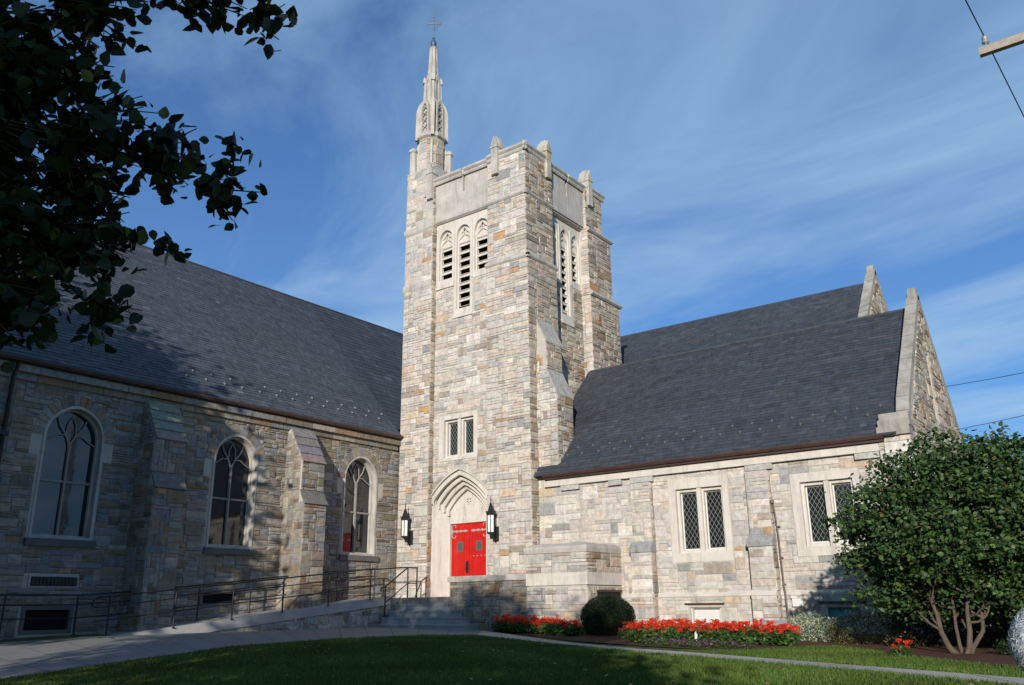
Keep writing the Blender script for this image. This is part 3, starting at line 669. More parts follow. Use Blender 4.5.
for s, nm in ((-1, 'door'), (1, 'door')):
    d = MB(); u0, u1 = (DOORC-.95, DOORC-.008) if s < 0 else (DOORC+.008, DOORC+.95)
    k = 7; w = (u1-u0)/k
    for i in range(k): d.box(u0+i*w+.004, u0+(i+1)*w-.004, .39, 3.16, -.64, -.595-.004*(i % 2), F=FC)
    d.box(u0, u1, .39, 3.16, -.66, -.62, F=FC)
    do = d.build(nm, RED, church)
    h = MB(); z = 2.86; e = u0 if s < 0 else u1; dr = 1 if s < 0 else -1
    h.box(min(e, e+dr*.86), max(e, e+dr*.86), z-.028, z+.028, -.6, -.572, F=FC)
    for q in (.3, .52, .74): h.box(e+dr*q-.035, e+dr*q+.035, z-.05, z+.05, -.6, -.575, F=FC)
    h.box(e+dr*.02-.04, e+dr*.02+.06, z-.07, z+.07, -.6, -.57, F=FC)
    for sg in (-1, 1):
        h.tube([FC.p(e+dr*.12, z, -.58), FC.p(e+dr*.05, z+sg*.13, -.58), FC.p(e+dr*.13, z+sg*.25, -.58), FC.p(e+dr*.24, z+sg*.25, -.58), FC.p(e+dr*.26, z+sg*.16, -.58)], .022, 5)
    h.build('strap_hinge', STRAP, do)
    wv = MB(); c = (u0+u1)/2; wv.slab(FC, [(c-.15, 2.08), (c+.15, 2.08), (c+.15, 2.46), (c-.15, 2.46)], [[(c-.11, 2.12), (c+.11, 2.12), (c+.11, 2.42), (c-.11, 2.42)]], -.6, -.575, 0)
    wo_ = wv.build('door_window', mat('brown_frame', (.16, .10, .075), .6), do)
    gv = MB(); gv.slab(FC, [(c-.11, 2.12), (c+.11, 2.12), (c+.11, 2.42), (c-.11, 2.42)], (), -.6, -.588, 0)
    for q in (-.037, .037): gv.box(c+q-.006, c+q+.006, 2.12, 2.42, -.588, -.58, F=FC)
    for q in (.1, .2): gv.box(c-.11, c+.11, 2.12+q-.006, 2.12+q+.006, -.588, -.58, F=FC)
    gv.build('door_pane', mat('dim_pane', (.10, .10, .10), .2), do)
    if s < 0:
        hb = MB(); hb.box(u1-.16, u1-.04, 1.28, 1.72, -.6, -.57, F=FC); hb.tube([FC.p(u1-.1, 1.35, -.57), FC.p(u1-.1, 1.42, -.5), FC.p(u1-.1, 1.6, -.5), FC.p(u1-.1, 1.66, -.57)], .018, 6)
        hb.build('door_handle', IRON, do)
    else:
        for q in range(4): hb = MB(); hb.tube([FC.p(u0+.2+q*.19, 1.9, -.6), FC.p(u0+.2+q*.19, 1.9, -.565)], .022, 8); hb.build('door_stud', STRAP, do)

# --- nave
mb = MB(); FN = east(XN)
WINY = [(11.82, .86), (17.32, .86), (23.05, .86)]; more = [(6.3, .86), (.8, .86)]
VS, VA, VB = 4.80, 5.74, 1.95
allw = WINY+more
holes = [arch(c, hw, VB, VS, VA, 9) for c, hw in allw]+[[(11.12, -.5), (12.4, -.5), (12.4, .12), (11.12, .12)], [(16.45, .18), (17.8, .18), (17.8, .58), (16.45, .58)]]
mb.slab(FN, [(-4, -1.2), (25.6, -1.2), (25.6, 6.7), (-4, 6.7)], holes, -.45, 0)
mb.slab(FN, [(31.0, -1.2), (40, -1.2), (40, 6.7), (31, 6.7)], (), -.45, 0)
def keepN(u, v):
    for c, hw in allw:
        if in_arch(u, v, c, hw+.36, VS-.6, VS, VA+.36): return False
        if abs(u-c) < hw+.06 and VB-.12 < v < VS: return False
    if 11.05 < u < 12.46 and -.6 < v < .2: return False
    if 11.05 < u < 12.5 and .62 < v < 1.0: return False
    if 16.4 < u < 17.85 and .14 < v < .62: return False
    return v < 6.25
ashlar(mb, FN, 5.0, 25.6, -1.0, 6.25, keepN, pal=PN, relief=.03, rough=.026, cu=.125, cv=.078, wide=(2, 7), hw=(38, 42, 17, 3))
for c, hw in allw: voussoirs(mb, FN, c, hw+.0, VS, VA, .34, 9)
mb.box(-37.2, XN-.4, -4, -3.6, -1.2, 6.7); mb.box(-37.2, -36.8, -4, 40, -1.2, 6.7); mb.box(-37.2, XN-.4, 39.6, 40, -1.2, 6.7)
mb.slab(front(-4), [(-37.2, 6.7), (-24.3, 6.7), (-30.95, 14.0)], (), -.3, 0); mb.slab(back(40), [(24.3, 6.7), (37.2, 6.7), (30.95, 14.0)], (), -.3, 0)
# plinth course and stone cornice under the gutter
mb.build('nave_wall', SW, church)
mb = MB()
for y0, y1 in ((-4, 19.1), (19.12, 24.98)):
    u = y0
    while u < y1-.01:
        w = min(rnd.uniform(.5, 1.3), y1-u)
        for zz, out in ((6.22, .10), (6.42, .22)):
            g = rnd.uniform(.9, 1.1); mb.box(u+.006, u+w-.006, zz, zz+.19, -.02, out+rnd.uniform(-.01, .01), mi=0, col=pick(PN[:6]), F=FN)
        u += w
mb.box(-4, 24.97, 6.2, 6.63, -.1, .02, mi=1, F=FN)
mb.build('cornice', [STONE, MORTAR], church)
mb = MB()
def gutter(mb, F, u0, u1, v, n):
    prof = [(n-.20, v-.02), (n-.06, v-.09), (n+.02, v-.07), (n+.05, v+.0), (n+.03, v+.05), (n-.0, v+.05), (n-.02, v-.04), (n-.2, v+.04)]
    k = len(prof); V = [F.p(u, z, q) for u in (u0, u1) for q, z in prof]
    mb.add(V, [(i, k+i, k+(i+1) % k, (i+1) % k) for i in range(k)]+[tuple(range(k)), tuple(range(2*k-1, k-1, -1))])
gutter(mb, FN, -4, 25.05, 6.74, .33); mb.box(-4, 24.98, 6.60, 6.68, -.1, .2, F=FN)
mb.build('gutter', COPPER, church)
mb = MB(); ez, ex, rz, rx = 6.72, XN+.33, 14.15, -31.0
slates(mb, (ex, -4, ez), (ex, 25.0, ez), (rx, -4, rz), (rx, 25.0, rz), ch=.165, cw=.26, base=(.072, .082, .096))  # east slope coloured lighter to stand for its sheen in grazing sun
slates(mb, (XN-.02, 25.0, 7.13), (XN-.02, 40, 7.13), (rx, 25.0, rz), (rx, 40, rz), ch=.3, cw=.5)
mb.face([(ex, 25, ez), (XN-.02, 25.0, 7.13), (rx, 25, rz)], 0, (.03, .03, .03))
slates(mb, (-37.5, 40, ez), (-37.5, -4, ez), (rx, 40, rz), (rx, -4, rz), ch=.3, cw=.5)
mb.tube([(rx, -4, rz), (rx, 40, rz)], .06, 6, col=(.05, .05, .055))
mb.build('nave_roof', SLATE, church)
# --- nave buttresses
def nbut(y0, y1):
    mb = MB(); F = Fr((0, y0, 0), (1, 0, 0), (0, 0, 1), (0, -1, 0)); w = y1-y0
    x0 = XN
    prof = [(x0, -1.1), (x0+1.12, -1.1), (x0+1.12, 3.55), (x0+.92, 3.95), (x0+.92, 5.05), (x0+.2, 6.22), (x0, 6.22)]
    mb.slab(F, prof, (), -w, 0)
    def kk(u, v): return u < x0+1.12 and (v < 3.55 or u < x0+.9) and (v < 5.0 or u < x0+.9-(v-5.05)*.62)
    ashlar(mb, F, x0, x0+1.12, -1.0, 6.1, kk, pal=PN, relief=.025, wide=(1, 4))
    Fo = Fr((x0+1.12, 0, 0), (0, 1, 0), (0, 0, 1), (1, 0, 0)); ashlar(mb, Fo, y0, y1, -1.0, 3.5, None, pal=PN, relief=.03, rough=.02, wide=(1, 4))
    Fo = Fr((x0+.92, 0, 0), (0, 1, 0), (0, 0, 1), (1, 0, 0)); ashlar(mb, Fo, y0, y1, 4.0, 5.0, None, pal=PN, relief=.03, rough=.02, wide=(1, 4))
    # weathered slopes of big flat slabs
    for (xa, za), (xb, zb), k in (((x0+1.17, 3.5), (x0+.90, 4.02), 1), ((x0+.98, 4.98), (x0+.2, 6.28), 4)):
        for i in range(k):
            A = Vector((xa+(xb-xa)*i/k, 0, za+(zb-za)*i/k)); B = Vector((xa+(xb-xa)*(i+1)/k, 0, za+(zb-za)*(i+1)/k)); nn = Vector((zb-za, 0, xa-xb)).normalized()
            c = (.17, .165, .15) if k == 1 else tuple(v*rnd.uniform(.85, 1.1) for v in (.235, .225, .205))
            q = [A+nn*.05, A-nn*.03, B-nn*.03, B+nn*.012]
            V = [Vector((p.x, yy, p.z)) for yy in (y0-.02, y1+.02) for p in q]
            mb.add(V, [(0, 3, 2, 1), (4, 5, 6, 7), (0, 4, 7, 3), (0, 1, 5, 4), (3, 7, 6, 2), (1, 2, 6, 5)], 1, c)
    mb.build('buttress', SW, church)
nbut(13.8, 14.8); nbut(19.4, 20.4); nbut(8.2, 9.3); nbut(2.7, 3.8)
# --- nave windows
def gothic(c, hw):
    F = FN; mb = MB()
    mb.slab(F, arch(c, hw+.02, VB, VS, VA+.02, 10), [arch(c, hw-.05, VB+.08, VS, VA-.06, 10)], -.32, .03, 0)
    mb.slab(F, arch(c, hw-.04, VB+.06, VS, VA-.05, 10), [arch(c, hw-.10, VB+.13, VS-.02, VA-.12, 10)], -.36, -.2, 0)
    o = mb.build('window', LIME2, church)
    g = MB(); g.slab(F, arch(c, hw-.06, VB+.1, VS, VA-.08, 10), (), -.33, -.31, 0); g.build('window_glass', GLASS, o)
    t = MB(); n = -.27
    t.box(c-.028, c+.028, VB+.1, VS-.15, n-.05, n+.05, F=F)
    for s in (-1, 1):
        t.tube([F.p(c, VS-.35, n), F.p(c+s*.03, VS-.1, n), F.p(c+s*.14, VS+.12, n), F.p(c+s*.33, VS+.36, n), F.p(c+s*.42, VS+.60, n)], [.036, .036, .032, .03, .026], 6)
        t.tube([F.p(c+s*.14, VS+.12, n), F.p(c+s*.34, VS+.12, n), F.p(c+s*.52, VS+.0, n), F.p(c+s*(hw-.1), VS-.12, n)], .022, 6)
        t.tube([F.p(c+s*.14, VS+.12, n), F.p(c+s*.12, VS+.45, n), F.p(c, VS+.68, n)], .022, 6)
    t.build('tracery', TRACERY, o)
    b = MB(); b.box(c-hw+.12, c+hw-.12, 3.55, 3.61, n-.02, n+.02, F=F); b.build('transom_bar', TRACERY, o)
    s = MB(); s.slab(F, [(c-hw-.12, VB-.2), (c+hw+.12, VB-.2), (c+hw+.12, VB-.0), (c-hw-.12, VB-.0)], (), -.2, .12, 0)
    s.build('window_sill', COPING, o)
for c, hw in allw: gothic(c, hw)
mb = MB(); mb.box(11.12, 12.48, .66, .97, -.02, .05, F=FN); o = mb.build('vent_frame', LIME2, church)
mb = MB(); [mb.box(11.2+i*.1, 11.24+i*.1, .70, .93, .05, .075, F=FN) for i in range(12)]; mb.box(11.17, 12.43, .69, .94, .045, .055, F=FN); mb.build('vent_grille', IRON, o)
for (u0, u1, v0, v1) in ((11.12, 12.4, -.5, .12), (16.45, 17.8, .18, .58), (22.2, 23.6, .36, .62)):
    mb = MB(); mb.slab(FN, [(u0-.05, v0-.05), (u1+.05, v0-.05), (u1+.05, v1+.05), (u0-.05, v1+.05)], [[(u0+.05, v0+.05), (u1-.05, v0+.05), (u1-.05, v1-.05), (u0+.05, v1-.05)]], -.1, .04, 0)
    o = mb.build('basement_window', mat('dark_frame', (.12, .11, .10), .7), church)
    mb = MB(); mb.slab(FN, [(u0, v0), (u1, v0), (u1, v1), (u0, v1)], (), -.2, .0 if u0 > 20 else -.12, 0); mb.build('window_glass', DARK if u0 < 20 else GLASS, o)
# downspouts
mb = MB(); mb.tube([(XN+.28, 9.88, 6.65), (XN+.14, 9.85, 6.2), (XN+.12, 9.8, -.5)], .06, 8)
for z in (4.6, 2.2): mb.box(XN-.02, XN+.2, 9.68, 9.95, z, z+.12)
mb.build('downspout', IRON, church)

# --- wing
mb = MB(); FW = front(YW)
WX0, WX1 = -18.0, -6.05
W1 = (-12.75, -10.70, 1.30, 3.93); W2 = (-8.72, -6.72, 1.33, 3.72)
hol = [[(a, c), (b, c), (b, d), (a, d)] for a, b, c, d in ((-12.7, -10.75, 1.35, 3.88), (-8.67, -6.77, 1.38, 3.67), (-12.25, -11.22, -.62, -.06), (-8.1, -7.1, -.6, -.06))]
mb.slab(FW, [(WX0, -1.1), (WX1, -1.1), (WX1, 4.4), (WX0, 4.4)], hol, -.4, 0)
def keepW(u, v):
    for a, b, c, d in (W1, W2):
        if a+.02 < u < b-.02 and c+.02 < v < d-.02: return False
    for a in (-12.3, -8.18):
        if a < u < a+1.15 and -.66 < v < .02: return False
    return True
ashlar(mb, FW, WX0, WX1, .36, 4.12, keepW, wide=(2, 6), cu=.15, cv=.11)
FW2 = front(YW-.06); mb.slab(FW2, [(WX0, -1.1), (WX1, -1.1), (WX1, .3), (WX0, .3)], hol[2:], -.06, 0)
ashlar(mb, FW2, WX0, WX1, -1.0, .24, keepW, wide=(2, 6))
# east end wall with the gable
GX = -5.2
mb.slab(east(GX), [(25.3, -1.1), (33.9, -1.1), (33.9, 4.7), (33.4, 5.1), (29.6, 9.8), (25.8, 5.1), (25.3, 4.7)], [[(29.46, 5.6), (29.74, 5.6), (29.74, 7.8), (29.46, 7.8)]], -.32, 0)
def keepG(u, v): return (v < 4.8 or abs(u-29.6) < 3.75-(v-4.9)*.78) and not (29.4 < u < 29.8 and 5.5 < v < 7.9) 
ashlar(mb, east(GX), 25.3, 33.9, -1.0, 9.7, keepG)
mb.slab(east(GX), [(29.46, 5.6), (29.74, 5.6), (29.74, 7.8), (29.46, 7.8)], (), -.25, -.1, 2)
ashlar(mb, front(25.3), GX-.85, GX, -1.0, 4.75, None, wide=(1, 4))
mb.box(GX-.85, GX-.02, 25.32, 25.6, -1.1, 4.75)
mb.box(WX0, GX-.3, 33.5, 33.8, -1, 4.5)
mb.build('wing_wall', SW, church)
mb = MB(); course(mb, FW, WX0, WX1-.0, .36, .16, .1, 0, .1)
mb.slab(FW, [(WX0+.4, 4.12), (WX1-.0, 4.12), (WX1-.0, 4.36), (WX0+.4, 4.36)], (), -.1, .16, 0)
mb.build('string_course', LIME, church)
for x, w in ((-16.9, .75), (-14.95, .5), (-14.1, .85), (-12.9, 0), (-10.05, .85), (-9.35, 0), (-6.75, .68)):
    if w: mb = MB(); mb.box(x, x+w, 3.94, 4.11, -.02, .14, F=FW, mi=0, col=pick([((.50, .37, .24), 1), ((.42, .40, .37), 1), ((.55, .47, .37), 1)])); mb.build('corbel', STONE, church)
for x0, x1 in ((-14.1, -13.35), (-10.08, -9.35)):    # pilaster buttresses
    mb = MB(); mb.box(x0, x1, -1.1, 1.72, -.02, .34, F=FW); mb.box(x0+.02, x1-.02, 1.7, 3.92, -.02, .17, F=FW)
    ashlar(mb, front(YW-.34), x0, x1, .3, 1.66, None, wide=(2, 4)); ashlar(mb, front(YW-.40), x0-.02, x1+.02, -1.0, .24, None, wide=(2, 4)); ashlar(mb, front(YW-.17), x0+.02, x1-.02, 2.0, 3.9, None, wide=(1, 4))
    mb.box(x0-.02, x1+.02, -1.1, .24, .3, .395, F=FW)
    for F2, a in ((east(x1), 1), ): ashlar(mb, F2, YW-.34, YW, -1.0, 1.66, None, wide=(1, 2)); ashlar(mb, F2, YW-.17, YW, 2.0, 3.9, None, wide=(1, 1))
    cc = (.30, .30, .295)
    V = [FW.p(x, z, n) for x in (x0-.03, x1+.03) for n, z in ((0, 1.66), (.40, 1.66), (.42, 1.78), (.2, 2.0), (0, 2.05))]
    mb.add(V, [(i, 5+i, 5+(i+1) % 5, (i+1) % 5) for i in range(5)]+[tuple(range(5)), tuple(range(9, 4, -1))], 1, cc)
    course(mb, front(YW-.34), x0-.02, x1+.02, .36, .16, .09, 2, .1)
    mb.build('buttress', SW, church)
twolight('window', FW, *W1[:2], *W1[2:], [(-12.42, 1.68, -11.83, 3.5), (-11.58, 1.68, -10.99, 3.5)])
twolight('window', FW, *W2[:2], *W2[2:], [(-8.36, 1.70, -7.8, 3.36), (-7.57, 1.70, -7.01, 3.36)])
for a, m2, nm, lab in ((-12.3, WHITE, 'basement_window', 'basement window with a white blind'), (-8.15, TEAL, 'basement_window', 'basement window with teal curtains and flaking frame')):
    mb = MB(); mb.slab(FW, [(a-.02, -.7), (a+1.14, -.7), (a+1.14, .02), (a-.02, .02)], [[(a+.1, -.62), (a+1.0, -.62), (a+1.0, -.09), (a+.1, -.09)]], -.14, -.01 if m2 is WHITE else .03, 0)
    o = mb.build(nm, LIME, church, lab)
    mb = MB()
    if m2 is WHITE: mb.slab(FW, [(a+.05, -.66), (a+1.08, -.66), (a+1.08, -.1), (a+.05, -.1)], (), -.2, -.14, 0)
    else:
        k = 14
        for i in range(k):
            u = a+.1+i*.9/k; mb.face([FW.p(u, -.62, -.13-.03*(i % 2)), FW.p(u+.9/k, -.62, -.13-.03*((i+1) % 2)), FW.p(u+.9/k, -.1, -.13-.03*((i+1) % 2)), FW.p(u, -.1, -.13-.03*(i % 2))])
    mb.build('blind' if m2 is WHITE else 'curtain', m2, o)
    mb = MB(); mb.box(a-.1, a+1.2, .02, .07, -.02, .12, F=FW); mb.build('lintel_strip', COPPER, o)
mb = MB(); slates(mb, (-18.2, 25.1, 4.5), (-5.5, 25.1, 4.5), (-18.2, 29.6, 9.43), (-5.5, 29.6, 9.43), ch=.165, cw=.3, base=(.050, .056, .066))
slates(mb, (-5.5, 34.1, 4.5), (-18.2, 34.1, 4.5), (-5.5, 29.6, 9.43), (-18.2, 29.6, 9.43), ch=.3, cw=.5)
mb.tube([(-18.1, 29.6, 9.44), (-5.5, 29.6, 9.44)], .05, 6, col=(.06, .066, .075))
mb.build('wing_roof', SLATE, church)
mb = MB(); gutter(mb, FW, -17.52, -5.85, 4.50, .33); mb.box(-17.5, -5.88, 4.36, 4.46, -.1, .28, F=FW)
mb.build('gutter', COPPER, church)
def gable_cope(X0, X1, yc, half, zk, za, zfoot):
    """coping stones up both rakes of a gable; returns one mesh"""
    mb = MB(); F = east(X1); w = X1-X0
    L = [(half+.12, zfoot-.1), (half-.12, zfoot+.28), (half-.38, zfoot+.75)]
    n = 9; ra = [(L[-1][0]*(1-i/n)+.02*i/n, L[-1][1]*(1-i/n)+za*i/n) for i in range(1, n+1)]
    L = L+ra
    for s in (-1, 1):
        for i in range(len(L)-1):
            (a, b), (c, d) = L[i], L[i+1]; g = .012
            e = Vector((c-a, d-b)).normalized(); nrm = Vector((e.y, -e.x)) if True else 0
            q = [(a, b), (c, d), (c-nrm.x*.22, d-nrm.y*.22-.02), (a-nrm.x*.22, b-nrm.y*.22-.02)]
            q = [(x+(e.x*g if k in (0, 3) else -e.x*g), z+(e.y*g if k in (0, 3) else -e.y*g)) for k, (x, z) in enumerate(q)]
            q = [(yc+s*x, z) for x, z in q]
            if s > 0: q = q[::-1]
            mb.slab(F, q, (), -w, 0, 0)
    mb.slab(F, [(yc-.42, za-.75), (yc+.42, za-.75), (yc+.2, za-.1), (yc+.09, za+.15), (yc, za+.22), (yc-.09, za+.15), (yc-.2, za-.1)], (), -w+.05, -.03, 0)
    return mb
gc = gable_cope(-5.52, -5.17, 29.6, 4.15, 5, 9.93, 4.95)
gc.box(-5.98, -5.14, 25.2, 25.75, 4.75, 4.95); gc.box(-6.03, -5.16, 25.17, 25.6, 4.5, 4.75); gc.box(-5.95, -5.16, 25.3, 25.62, 4.95, 5.15)
gc.build('gable_coping', GABLEST, church)
# --- rear hall roof behind the wing
RY = 36.0; RZ = 13.0; RX = -8.15
mb = MB(); slates(mb, (-26, 31.2, 8.0), (RX, 31.2, 8.0), (-26, RY, RZ), (RX, RY, RZ), ch=.2, cw=.32)
slates(mb, (RX, 40.8, 8.0), (-26, 40.8, 8.0), (RX, RY, RZ), (-26, RY, RZ), ch=.35, cw=.6)
mb.build('hall_roof', SLATE, church)
mb = MB(); mb.slab(east(RX+.35), [(30.4, -1), (41.6, -1), (41.6, 6.9), (36, 13.3), (30.4, 6.9)], (), -.4, 0)
ashlar(mb, east(RX+.35), 30.4, 41.6, 4, 13.2, lambda u, v: abs(u-36) < 5.5-(v-7)*.9 or v < 7, cu=.18, cv=.14)
mb.box(-26, RX, 40.5, 40.9, -1, 8)
mb.build('hall_wall', SW, church)
gable_cope(RX+.02, RX+.38, 36.0, 5.4, 5, 13.5, 7.2).build('gable_coping', GABLEST, church)
# --- low bay beside the door and its parapet wall
mb = MB(); BX0, BX1, BY = -17.0, -14.67, 23.3
mb.box(BX0, BX1-.02, BY+.02, YW, -1.1, 1.68)
FBY = front(BY); FBE = east(BX1)
kbay = lambda u, v: not (.64 < v < 1.06)
ashlar(mb, FBY, BX0, BX1, -1.0, 1.66, kbay, wide=(2, 6)); ashlar(mb, FBE, BY, YW, -1.0, 1.66, lambda u, v: kbay(u, v) and not (23.9 < u < 25.3 and -1 < v < .45), wide=(2, 4))
mb.box(BX0-.0, BX1+.03, BY-.03, YW, .66, 1.04, mi=2)
mb.box(BX1-.01, BX1+.025, 23.9, 25.3, -1, .44, mi=3); mb.box(BX1, BX1+.05, 23.85, 25.35, .44, .5, mi=4)
mb.build('bay_wall', SW+[DARK, COPPER], church)
mb = MB(); V = []
for z, e in ((1.66, .04), (1.8, .06), (1.86, .05), (1.96, -.14)):
    V += [(BX0-e, BY-e, z), (BX1+e, BY-e, z), (BX1+e, YW, z), (BX0-e, YW, z)]
mb.add(V, [(i*4+j, i*4+(j+1) % 4, (i+1)*4+(j+1) % 4, (i+1)*4+j) for i in range(3) for j in range(4)]+[(12, 13, 14, 15)]); mb.build('bay_coping', LIME2, church)
# --- snow guards
k = 0
for (P0, U, Sv, nrows, L, n, off) in (((-17.0, 25.1, 4.5), Vector((1, 0, 0)), Vector((0, 4.5, 4.93)).normalized(), 2, 11.2, 17, .33), ((ex, 4.8, ez), Vector((0, 1, 0)), Vector((rx-ex, 0, rz-ez)).normalized(), 2, 20, 27, .3)):
    nn = Vector((0, -Sv.z, Sv.y)) if U.x else Vector((Sv.z, 0, -Sv.x))
    for r in range(nrows):
        for i in range(n):
            u = (i+.5*r+.2)*L/n; s = .95+r*.38
            c = Vector(P0)+U*(u+rnd.uniform(-.02, .02))+Sv*s+nn*.02
            g = MB(); a = c; g.add([a-U*.012, a+U*.012, a+U*.012+nn*.08+Sv*.02, a-U*.012+nn*.08+Sv*.02, a-U*.012+Sv*.14, a+U*.012+Sv*.14], [(0, 1, 2, 3), (3, 2, 5, 4), (0, 3, 4), (1, 5, 2)], 0)
            g.add([a-U*.02+nn*.08, a+U*.02+nn*.08, a+U*.02+nn*.02, a-U*.02+nn*.02], [(0, 1, 2, 3)], 0)
            g.build('snow_guard', GREYP if 'GREYP' in globals() else mat('pale_metal', (.20, .225, .225), .7, metal=.1), church); k += 1
# --- pipes and boxes on the wing wall
mb = MB(); mb.tube([(-9.28, 25.33, 2.9), (-9.26, 25.36, 2.6), (-9.2, 25.3, 1.9), (-9.18, 25.3, .5), (-9.14, 25.24, .3), (-9.12, 25.22, -.85)], .024, 8)
mb.tube([(-9.29, 25.3, 2.9), (-9.29, 25.3, 3.0)], .06, 8); 
for z in (2.2, 1.3, .55): mb.box(-9.22, -9.15, 25.27, 25.42, z, z+.03)
mb.build('standpipe', mat('rusty_pipe', (.14, .11, .09), .7, mott=.4, mscale=5), church)
mb = MB(); mb.box(-8.98, -8.68, 25.27, 25.42, -.06, .2); mb.box(-9.0, -8.66, 25.25, 25.28, .17, .22); mb.build('junction_box', WHITE, church)
# ------------------------------------------------------------------ steps, ramp, low wall, rails
LZ = .38
steps = thing('entrance_steps', 'grey stone steps rising to the red church door', 'steps', (-21.5, 22.8, -.72))
mb = MB(); mb.box(-22.78, -20.02, 23.3, 25.6, -1.1, LZ); mb.box(-24.7, -22.78, 22.9, 25.0, -1.1, LZ-.003)
mb.build('landing', CONC, steps)
for i in range(4):
    z1 = LZ-.222*(i+1); y0 = 23.35-.34*(i+1); x1 = -20.42+.36*(i+1)
    mb = MB(); mb.box(-22.66, x1-.03, y0+.03, 23.298, -1.1-.001*i, z1-.05); mb.box(-22.66, x1, y0, 23.296, z1-.05, z1)
    mb.build('step', STEPST, steps)
wall = thing('low_wall', 'low stone wall with a flat coping in front of the red door', 'wall', (-18.8, 23.5, -.8))
mb = MB(); mb.box(-20.3, BX0, 23.34, 23.68, -1.1, .86); ashlar(mb, front(23.32), -20.3, BX0, -1.0, .86, None, pal=PN, wide=(2, 5), rough=.02); ashlar(mb, west(-20.3), -23.68, -23.32, -1, .86, None, pal=PN, wide=(2, 3))
mb.build('stonework', SW, wall)
mb = MB(); mb.box(-20.38, BX0-.002, 23.24, 23.76, .86, 1.05); mb.build('coping', LIME2, wall)
ramp = thing('access_ramp', 'sloping concrete ramp on a rough stone base along the nave', 'ramp', (-23.8, 17.5, -.7))
def rz_(y): return -.66+(y-12.3)*.1005
mb = MB(); F = east(-22.8)
ys_ = [12.3, 22.9]
mb.slab(F, [(12.3, -1.1), (22.9, -1.1), (22.9, rz_(22.9)-.24), (12.3, rz_(12.3)-.24+.1)], (), -1.9, -.04)
ashlar(mb, Fr((-22.85, 0, 0), (0, 1, 0), (0, 0, 1), (1, 0, 0)), 12.4, 22.9, -.9, .2, lambda u, v: v < rz_(u)-.22, pal=PD, wide=(1, 4), cu=.13, cv=.13, rough=.04, relief=.03)
mb.build('stone_base', SW, ramp)
mb = MB(); q = [(12.25, rz_(12.25)-.26), (22.9, rz_(22.9)-.26), (22.9, rz_(22.9)+.03), (12.25, rz_(12.25)+.03)]
mb.slab(F, q, (), -.2, .02); mb.slab(F, [(12.25, rz_(12.25)-.2), (22.9, rz_(22.9)-.2), (22.9, rz_(22.9)-.03), (12.25, rz_(12.25)-.03)], (), -1.93, -.2)
mb.build('deck', mat('ramp_concrete', (.40, .385, .36), .93, mott=.16, mscale=1.5, bump=.2, bscale=40, spec=.2), ramp)
def railing(name, X, Y, base, label):
    t = thing(name, label, 'railing', (X, (Y[0]+Y[-1])/2, base((Y[0]+Y[-1])/2)), 'black handrails at the ramp')
    for y in Y:
        mb = MB(); mb.tube([(X, y, base(y)), (X, y, base(y)+1.02)], .024, 6); mb.box(X-.05, X+.05, y-.05, y+.05, base(y), base(y)+.015); mb.build('post', IRON, t)
    for h, r in ((1.05, .024), (.80, .016), (.45, .016)):
        mb = MB(); ys2 = [Y[0]-.35]+list(Y)+[Y[-1]+.1]
        mb.tube([(X+(.05 if h > 1 else 0), y, base(y)+h) for y in ys2], r, 6)
        if h > 1: mb.tube([(X+.05, ys2[0], base(ys2[0])+h), (X+.05, ys2[0]-.12, base(ys2[0])+h-.05), (X+.05, ys2[0]-.14, base(ys2[0])+h-.22), (X+.04, ys2[0]-.02, base(ys2[0])+.8)], r, 6)
        mb.build('rail', IRON, t)
railing('handrail', -22.78, [12.42, 14.35, 16.25, 18.1, 19.98, 21.88], lambda y: rz_(y)+.0, 'long black iron handrail on the outer edge of the ramp')
railing('handrail', -24.25, [10.4, 12.3, 14.2, 16.05, 17.95, 19.8, 21.65, 23.5], lambda y: min(max(rz_(y)+.0, -.6), LZ), 'black iron handrail between the ramp and the nave wall')
t = thing('handrail', 'short black iron handrail slanting down beside the entrance steps', 'railing', (-22.45, 22.9, .0), 'black handrails at the ramp')
X = -22.45
for y, zb, h in ((23.42, LZ, 1.05), (22.3, LZ-.66, 1.02), (23.9, LZ, 1.05)):
    mb = MB(); mb.tube([(X, y, zb), (X, y, zb+h)], .026, 6); mb.build('post', IRON, t)
mb = MB(); mb.tube([(X, 23.95, LZ+1.06), (X, 23.42, LZ+1.06), (X, 22.3, LZ-.66+1.04), (X, 22.1, LZ-.66+.98), (X, 22.08, LZ-.66+.85)], .026, 6); mb.tube([(X, 23.9, LZ+.5), (X, 23.42, LZ+.5), (X, 22.3, LZ-.66+.48)], .018, 6)
mb.tube([(X, 23.42, LZ+1.06), (-23.2, 23.42, LZ+1.06), (-24.2, 23.5, LZ+1.05)], .024, 6)
mb.build('rail', IRON, t)
